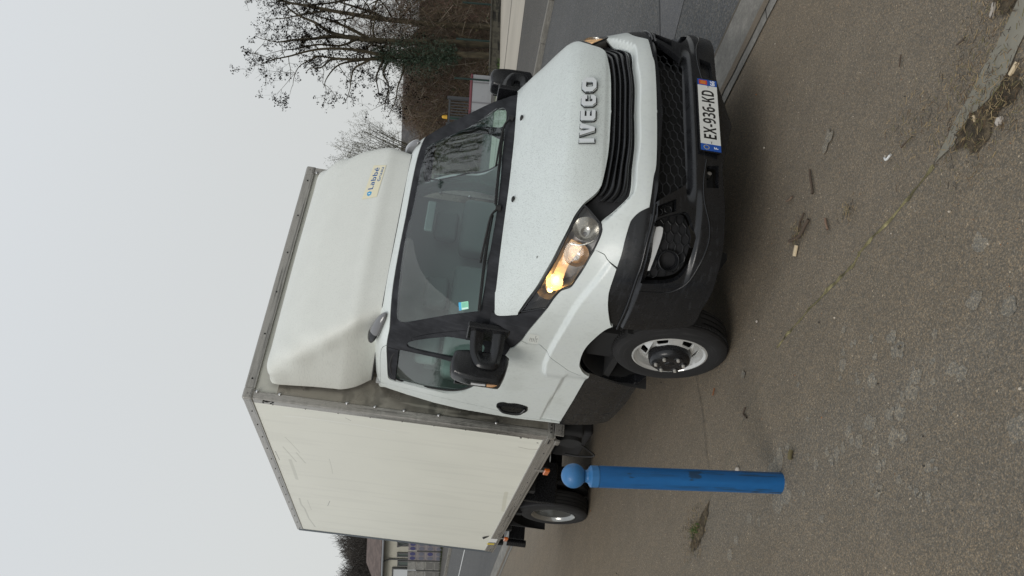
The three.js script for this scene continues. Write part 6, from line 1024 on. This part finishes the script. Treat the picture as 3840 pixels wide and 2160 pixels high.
{ // low concrete wall with green fence posts
  const wa = onGround([1886.5, -160]), wb = onGround([1878, 261]); const up = (P, h) => W(P).add(new V3(0, h, 0));
  const a = W(wa), b = W(wb), d = b.clone().sub(a), L = Math.hypot(d.x, d.z), yaw = Math.atan2(-d.z, d.x), mid = a.clone().add(b).multiplyScalar(.5);
  const mw = new THREE.MeshStandardMaterial({ color: lin(.16, .15, .125), roughness: 1, map: tex(512, (u, v, i, j) => { const f = fbm(u * 12, v * 6, 5), s = fbm(u * 60, v * 4, 3); const c = 190 - 110 * sstep(.42, .7, f) - 40 * sstep(.5, .7, s); return [c, c * .99, c * .94]; }) });
  const wl = new THREE.Group(); wl.name = numbered('low_wall'); tag(wl, 'low stained concrete wall in front of the trees', 'wall'); scene.add(wl); wl.position.copy(mid); wl.rotation.y = yaw; wl.rotation.z = 0;
  const sl = Math.atan2(d.y, L); const inner = (g) => g.rotateZ(sl);
  part('wall_body', inner(box(-L / 2, L / 2, -.15, .38, -.12, .12)), mw, wl); part('wall_coping', inner(box(-L / 2 - .02, L / 2 + .02, .383, .44, -.15, .15, .012)), mw, wl);
  const green = std(lin(.008, .026, .021), .6);
  for (const [p0, p1, lb] of [[[1738, 8], [1846, 18], 'green steel fence post standing above the stained wall'], [[1714, 146], [1845, 156], 'green steel fence post next to the forked tree'], [[1707, 291], [1842, 303], 'green steel fence post beyond the wall end']]) {
    const dep = 31.5, P0 = W(atDepth(p0, dep)), P1 = W(atDepth(p1, dep)); const h = P0.distanceTo(P1); const t = thing('fence_post', lb, 'post', [0, 0, 0], 'green fence posts along the wall'); t.position.copy(P1); part('post_shaft', box(-.03, .03, -.6, h, -.03, .03, .008), green, t); part('post_cap', box(-.036, .036, h + .002, h + .03, -.036, .036, .008), green, t);
  }
  // bit of lawn at the wall's end
  const gp = [[1850, 262], [1877, 264], [1877, 345], [1850, 345]].map(p => W(atDepth(p, 28.6)));
  const gr = []; for (let k = 0; k < 900; k++) { const u = R(), v = R(); const p = gp[1].clone().lerp(gp[2], u).add(new V3(rr(-.4, .4), -.02, rr(-.4, .4))); gr.push(new THREE.ConeGeometry(.012, rr(.12, .3), 3).rotateX(rr(-.4, .4)).rotateZ(rr(-.4, .4)).translate(p.x, p.y + .1, p.z)); }
  const go = new THREE.Mesh(merge(gr), std(lin(.07, .14, .022), .9)); go.name = 'lawn_grass'; go.userData = { kind: 'stuff', label: 'bright green grass at the end of the low wall', category: 'grass' }; scene.add(go);
}
{ // pale trailer, gate, lamp on post, grey-roofed building
  const P = (px, py, d) => W(atDepth([px, py], d));
  const c = P(1852, 366, 32.5), ax = P(1800, 300, 32.5).sub(P(1800, 432, 32.5)); ax.y = 0; const w = ax.length(), yaw = Math.atan2(-ax.z, ax.x);
  const tr = thing('trailer', 'pale grey flat-sided trailer with a dark red top rail behind the mirror', 'trailer'); tr.position.copy(c); tr.position.y -= .35; tr.rotation.y = yaw;
  const pg = std(lin(.36, .37, .39), .7, { map: withRep(grime, 1) });
  part('side_board', box(-w / 2, w / 2, .40, 1.28, -.6, .6, .02), pg, tr); part('top_rail', box(-w / 2 - .02, w / 2 + .02, 1.285, 1.37, -.62, .62, .02), std(lin(.16, .05, .06), .7), tr); for (const s of [-1, 1]) part('stake', box(s * w * .28 - .02, s * w * .28 + .02, .42, 1.27, .603, .63), std(lin(.2, .2, .21), .7), tr);
  for (const s of [-1, 1]) part('wheel', new THREE.CylinderGeometry(.30, .30, .2, 20).rotateX(HP).translate(0, .30, s * .45), rubber, tr); part('drawbar', box(w / 2, w / 2 + .8, .36, .44, -.05, .05), blackDull, tr);
  const g0 = P(1840, 385, 33), g1 = P(1840, 470, 33), gd = g1.clone().sub(g0), gl = Math.hypot(gd.x, gd.z); const gt = thing('metal_gate', 'grey barred metal gate seen past the windscreen pillar', 'gate'); gt.position.copy(g0); gt.position.y -= .25; gt.rotation.y = Math.atan2(-gd.z, gd.x); const gm = std(lin(.06, .065, .07), .6, { metalness: .3 });
  part('frame', [box(0, gl, 1.95, 2.03, -.03, .03), box(0, gl, .15, .21, -.03, .03)], gm, gt); for (let k = 0; k <= 8; k++) part('gate_bar', box(gl * k / 8 - .02, gl * k / 8 + .02, .212, 1.948, -.02, .02), gm, gt);
  for (const x of [-.08, gl + .08]) part('gate_post', box(x - .06, x + .06, -.1, 2.1, -.06, .06), gm, gt);
  const lp = P(1690, 440, 33.5); const py = thing('warning_lamp', 'yellow lamp on a dark green post beside the gate', 'lamp'); py.position.copy(lp); const ht = 2.6; py.position.y -= ht; part('post', box(-.05, .05, 0, ht + .15, -.05, .05), std(lin(.015, .05, .035), .7), py); part('lamp_head', [new THREE.CylinderGeometry(.08, .09, .15, 14).translate(0, ht + .226, 0), new THREE.SphereGeometry(.08, 14, 8, 0, 6.3, 0, 1.57).translate(0, ht + .301, 0)], std(lin(.60, .34, .03), .5), py);
  // long building with a grey roof
  const e0 = P(1602, 205, 57.6), e1 = P(1575, 760, 62), ed = e1.clone().sub(e0); ed.y = 0; const el = ed.length(), bl = thing('shed_building', 'long low building with a plain grey roof behind the thicket', 'building'); bl.position.copy(e0); const eaveY = e0.y; bl.position.y = eaveY - 3.6; bl.rotation.y = Math.atan2(-ed.z, ed.x);
  const rm = std(lin(.135, .125, .115), .9, { map: withRep(fritDust, .4) });
  // local: x along, z away or towards; build both slopes
  part('wall', box(0, el, 0, 3.55, -4, 4), std(lin(.22, .20, .17), .9), bl);
  const rs = new THREE.Shape([[-4.5, 3.5], [0, 5.15], [4.5, 3.5], [4.5, 3.62], [0, 5.30], [-4.5, 3.62]].map(p => new THREE.Vector2(...p)));
  part('roof', new THREE.ExtrudeGeometry(rs, { depth: el + .6, bevelEnabled: false }).rotateY(HP).translate(-.3, .01, 0), rm, bl);
  for (let k = 0; k < 6; k++) { const x = el * (k + .5) / 6; for (const s of [-1, 1]) { const wn = part('window', box(x - .6, x + .6, 1.4, 2.6, s > 0 ? 4.003 : -4.05, s > 0 ? 4.05 : -4.003), std(lin(.04, .045, .05), .15), bl); part('window_frame', [box(x - .66, x - .6, 1.34, 2.66, s > 0 ? 4.004 : -4.07, s > 0 ? 4.07 : -4.004), box(x + .6, x + .66, 1.34, 2.66, s > 0 ? 4.004 : -4.07, s > 0 ? 4.07 : -4.004)], std(lin(.5, .5, .48), .7), wn); } }
}
// ---------------------------------------------------------------- behind the lorry: house, panel fence, wood
{
  const P = (p, d) => W(atDepth(L2(p)[0], d));
  const fx0 = P([1385, 900], 37.5), fx1 = P([1440, -60], 37), fd = fx1.clone().sub(fx0), fl = Math.hypot(fd.x, fd.z), yaw = Math.atan2(-fd.z, fd.x);
  const post = std(lin(.075, .075, .072), .85), panA = std(lin(.24, .215, .225), .9, { map: withRep(grime, 1) }), panB = std(lin(.42, .41, .37), .95, { map: withRep(fritDust, .5) }), rec = std(lin(.16, .155, .145), .95);
  const oval = std(lin(.06, .06, .15), .8), oval2 = std(lin(.14, .145, .18), .8);
  const fg = thing('panel_fence', 'fence of concrete panels, some with blue oval motifs, along the pavement', 'fence'); fg.position.copy(fx0); fg.position.y -= .05; fg.rotation.y = yaw;
  const slope = Math.atan2(fd.y, fl), bw = .49, n = Math.floor(fl / bw), split = (900 - 505) / 960 * fl;
  for (let k = 0; k < n; k++) { const xa = k * bw, y = Math.tan(slope) * xa, A = xa + bw * .5 > split; part('fence_post', box(xa - .03, xa + .03, y - .2, y + (k % 2 ? 1.70 : 1.30), -.05, .05, .01), post, fg);
    for (let r = 0; r < 4; r++) { const y0 = y + .04 + r * .42, pn = part('fence_panel', box(xa + .033, xa + bw - .033, y0, y0 + .41, -.03, .03, .008), A ? panA : panB, fg);
      if (A) for (let c = 0; c < 2; c++) part('oval_motif', new THREE.CylinderGeometry(1, 1, .012, 20).rotateX(HP).scale(.085, .13, 1).translate(xa + bw * (.28 + .44 * c), y0 + .20, .034), r === 3 || (r === 1 && c) ? oval : oval2, pn);
      else if (r < 2) part('panel_recess', box(xa + .08, xa + bw - .08, y0 + .05, y0 + .36, .031, .036), rec, pn); } }
  // verge weeds at its foot
  const wd = []; for (let k = 0; k < 700; k++) { const t = R(); const p = fx0.clone().lerp(fx1, t); wd.push(new THREE.ConeGeometry(.02, rr(.1, .35), 3).rotateX(rr(-.5, .5)).rotateZ(rr(-.5, .5)).translate(p.x + rr(-.1, .25), p.y + .05, p.z + rr(-.1, .25))); }
  const wo = new THREE.Mesh(merge(wd), std(lin(.06, .07, .03), 1)); wo.name = 'verge_weeds'; wo.userData = { kind: 'stuff', label: 'dull green weeds along the foot of the panel fence', category: 'weeds' }; scene.add(wo);
  // pavement in front of the fence
  const pv = [[1440, -60], [1520, -60], [1458, 740], [1385, 740]].map(p => onGround(L2(p)[0]));
  // house
  const D = 46, h0 = P([672, 900], D + 1), h1 = P([590, -120], D), hd = h1.clone().sub(h0); hd.y = 0; const hl = hd.length(), eave = P([620, 400], D + .5).y;
  const hs = thing('house', 'cream rendered house with brown roof behind the panel fence', 'house'); hs.position.set(h0.x, eave - 3.1, h0.z); hs.rotation.y = Math.atan2(-hd.z, hd.x);
  const wallM = std(lin(.52, .50, .43), .95, { map: withRep(grime, .4) }), roofM = std(lin(.22, .165, .14), .95, { map: withRep(fritDust, .6) });
  const hx = (px, py) => { const p = P([px, py], D + .4).sub(h0); return p.dot(hd.clone().normalize()); };
  part('wall', box(0, hl, -1, 3.0, -7, 0), wallM, hs);
  const rs = new THREE.Shape([[-.35, 3.0], [3.5, 4.15], [7.35, 3.0], [7.35, 3.1], [3.5, 4.28], [-.35, 3.1]].map(p => new THREE.Vector2(...p))); part('roof', new THREE.ExtrudeGeometry(rs, { depth: hl + .5, bevelEnabled: false }).rotateY(HP).translate(-.25, 0, 0), roofM, hs);
  part('gutter', bar([-.25, 2.98, .42], [hl + .25, 2.98, .42], .07, .07, 8), std(lin(.20, .21, .22), .6), hs);
  const frame = std(lin(.10, .10, .10), .7), pane = std(lin(.10, .12, .11), .1), white = std(lin(.55, .57, .58), .6);
  const win = (px, py0, py1, y0, y1, lab) => { const b = hx(px, py0), a = hx(px, py1); const w = part('window', box(a, b, y0, y1, .003, .05), pane, hs); part('frame', [box(a - .07, a, y0 - .07, y1 + .07, .004, .09), box(b, b + .07, y0 - .07, y1 + .07, .004, .09), box(a, b, y1, y1 + .07, .004, .09), box(a, b, y0 - .07, y0, .004, .09)], frame, w); };
  win(760, 262, 322, 1.15, 2.1); win(820, 450, 480, 1.15, 2.1); win(830, 565, 615, 1.15, 2.05);
  { const b = hx(700, 655), a = hx(700, 900); const gd = part('garage_panel', box(a, b, -.5, 2.35, .004, .12), white, hs); part('panel_edge', [box(b, b + .06, -.5, 2.42, .004, .16), box(a, b, 2.353, 2.42, .004, .16)], frame, gd); }
  { const a = hx(780, 528); part('downpipe', tube([[a, 2.95, .42], [a, 2.8, .2], [a, 2.6, .09], [a, 1.0, .09], [a, -.5, .09]], .045, 8, 20), frame, hs); }
  { const a = hx(800, 250), b = hx(800, 330); part('brace', [bar([a, 1.1, .25], [b, 2.15, .25], .03), bar([b, 1.1, .25], [a, 2.15, .25], .03), bar([a, 1.1, .25], [b, 1.1, .25], .03), bar([a, 2.15, .25], [b, 2.15, .25], .03)], frame, hs); }
  // wood on the rise behind
  const q = new THREE.Quaternion(), s = new V3(), Y = new V3(0, 1, 0), c0 = P([380, -300], 75), c1 = P([300, 1100], 75), dv = c1.clone().sub(c0), tw = new THREE.CylinderGeometry(.3, .6, 1, 3);
  const rise = []; for (let j = 0; j <= 5; j++) { const r = []; for (let i = 0; i <= 20; i++) { const p = c0.clone().addScaledVector(dv, i / 20), off = new V3(-1, 0, .15).multiplyScalar((j - 2.5) * 2.4); r.push([p.x + off.x, lerp(-1, p.y - .9 + .5 * noise(i * .8, 4), Math.sin(Math.PI * j / 5)), p.z + off.z]); } rise.push(r); }
  struct('wooded_rise', loft(rise, 40, 16), std(lin(.085, .07, .055), 1));
  instMesh('far_wood', tw, std(0xffffff, 1), 16000, (m, c, i) => { const t = R(), p = c0.clone().addScaledVector(dv, t); p.x += rr(-5, 5); const tree = noise(t * 26, 7); p.y += -1.6 + R() * (2.0 + 1.8 * tree) + .25 * rr(-1, 1); const d = randDir(); d.y = Math.abs(d.y) + .5; d.normalize(); q.setFromUnitVectors(Y, d); const r = rr(.012, .035); s.set(r, rr(.4, 1.3), r); m.compose(p, q, s); const k = rr(.6, 1.3); c.setRGB(.07 * k, .062 * k, .055 * k); }, 'distant bare wood on the rise behind the house', 'wood');
}
{ // hedge along the plot behind the photographer's left, seen only in the cab's side window
  const pos = [], n = 26000, xa = -24, xb = -7;
  const core = []; for (let j = 0; j <= 5; j++) { const r = []; for (let i = 0; i <= 30; i++) { const x = lerp(xa, xb, i / 30), h = (3.0 + .5 * noise(i * .9, 6)) * Math.sin(Math.PI * j / 5); const w = W(x, h, 7.8 + (j - 2.5) * .45); r.push(w.toArray()); } core.push(r); }
  const hg = thing('garden_hedge', 'clipped dark green hedge along the side of the forecourt', 'hedge'); part('stems', loft(core, 60, 14), std(lin(.045, .075, .03), .9), hg);
  for (let k = 0; k < n; k++) { const t = R(), x = lerp(xa, xb, t), a = R() * Math.PI, h = 3.3 + .5 * noise(t * 27, 6); const p = W(x, Math.sin(a) * h * rr(.85, 1.1), 7.8 + Math.cos(a) * 1.15), u = randDir().multiplyScalar(rr(.04, .07)), v = randDir().multiplyScalar(rr(.03, .05)); for (const q of [p.clone().sub(u), p.clone().add(v), p.clone().add(u)]) pos.push(q.x, q.y, q.z); }
  const g = new THREE.BufferGeometry(); g.setAttribute('position', new THREE.Float32BufferAttribute(pos, 3)); g.computeVertexNormals(); part('foliage', g, std(lin(.045, .075, .03), .8), hg);
}

scene.traverse(o => { if (o.isMesh) { o.castShadow = true; o.receiveShadow = true; } });
renderer.render(scene, camera);
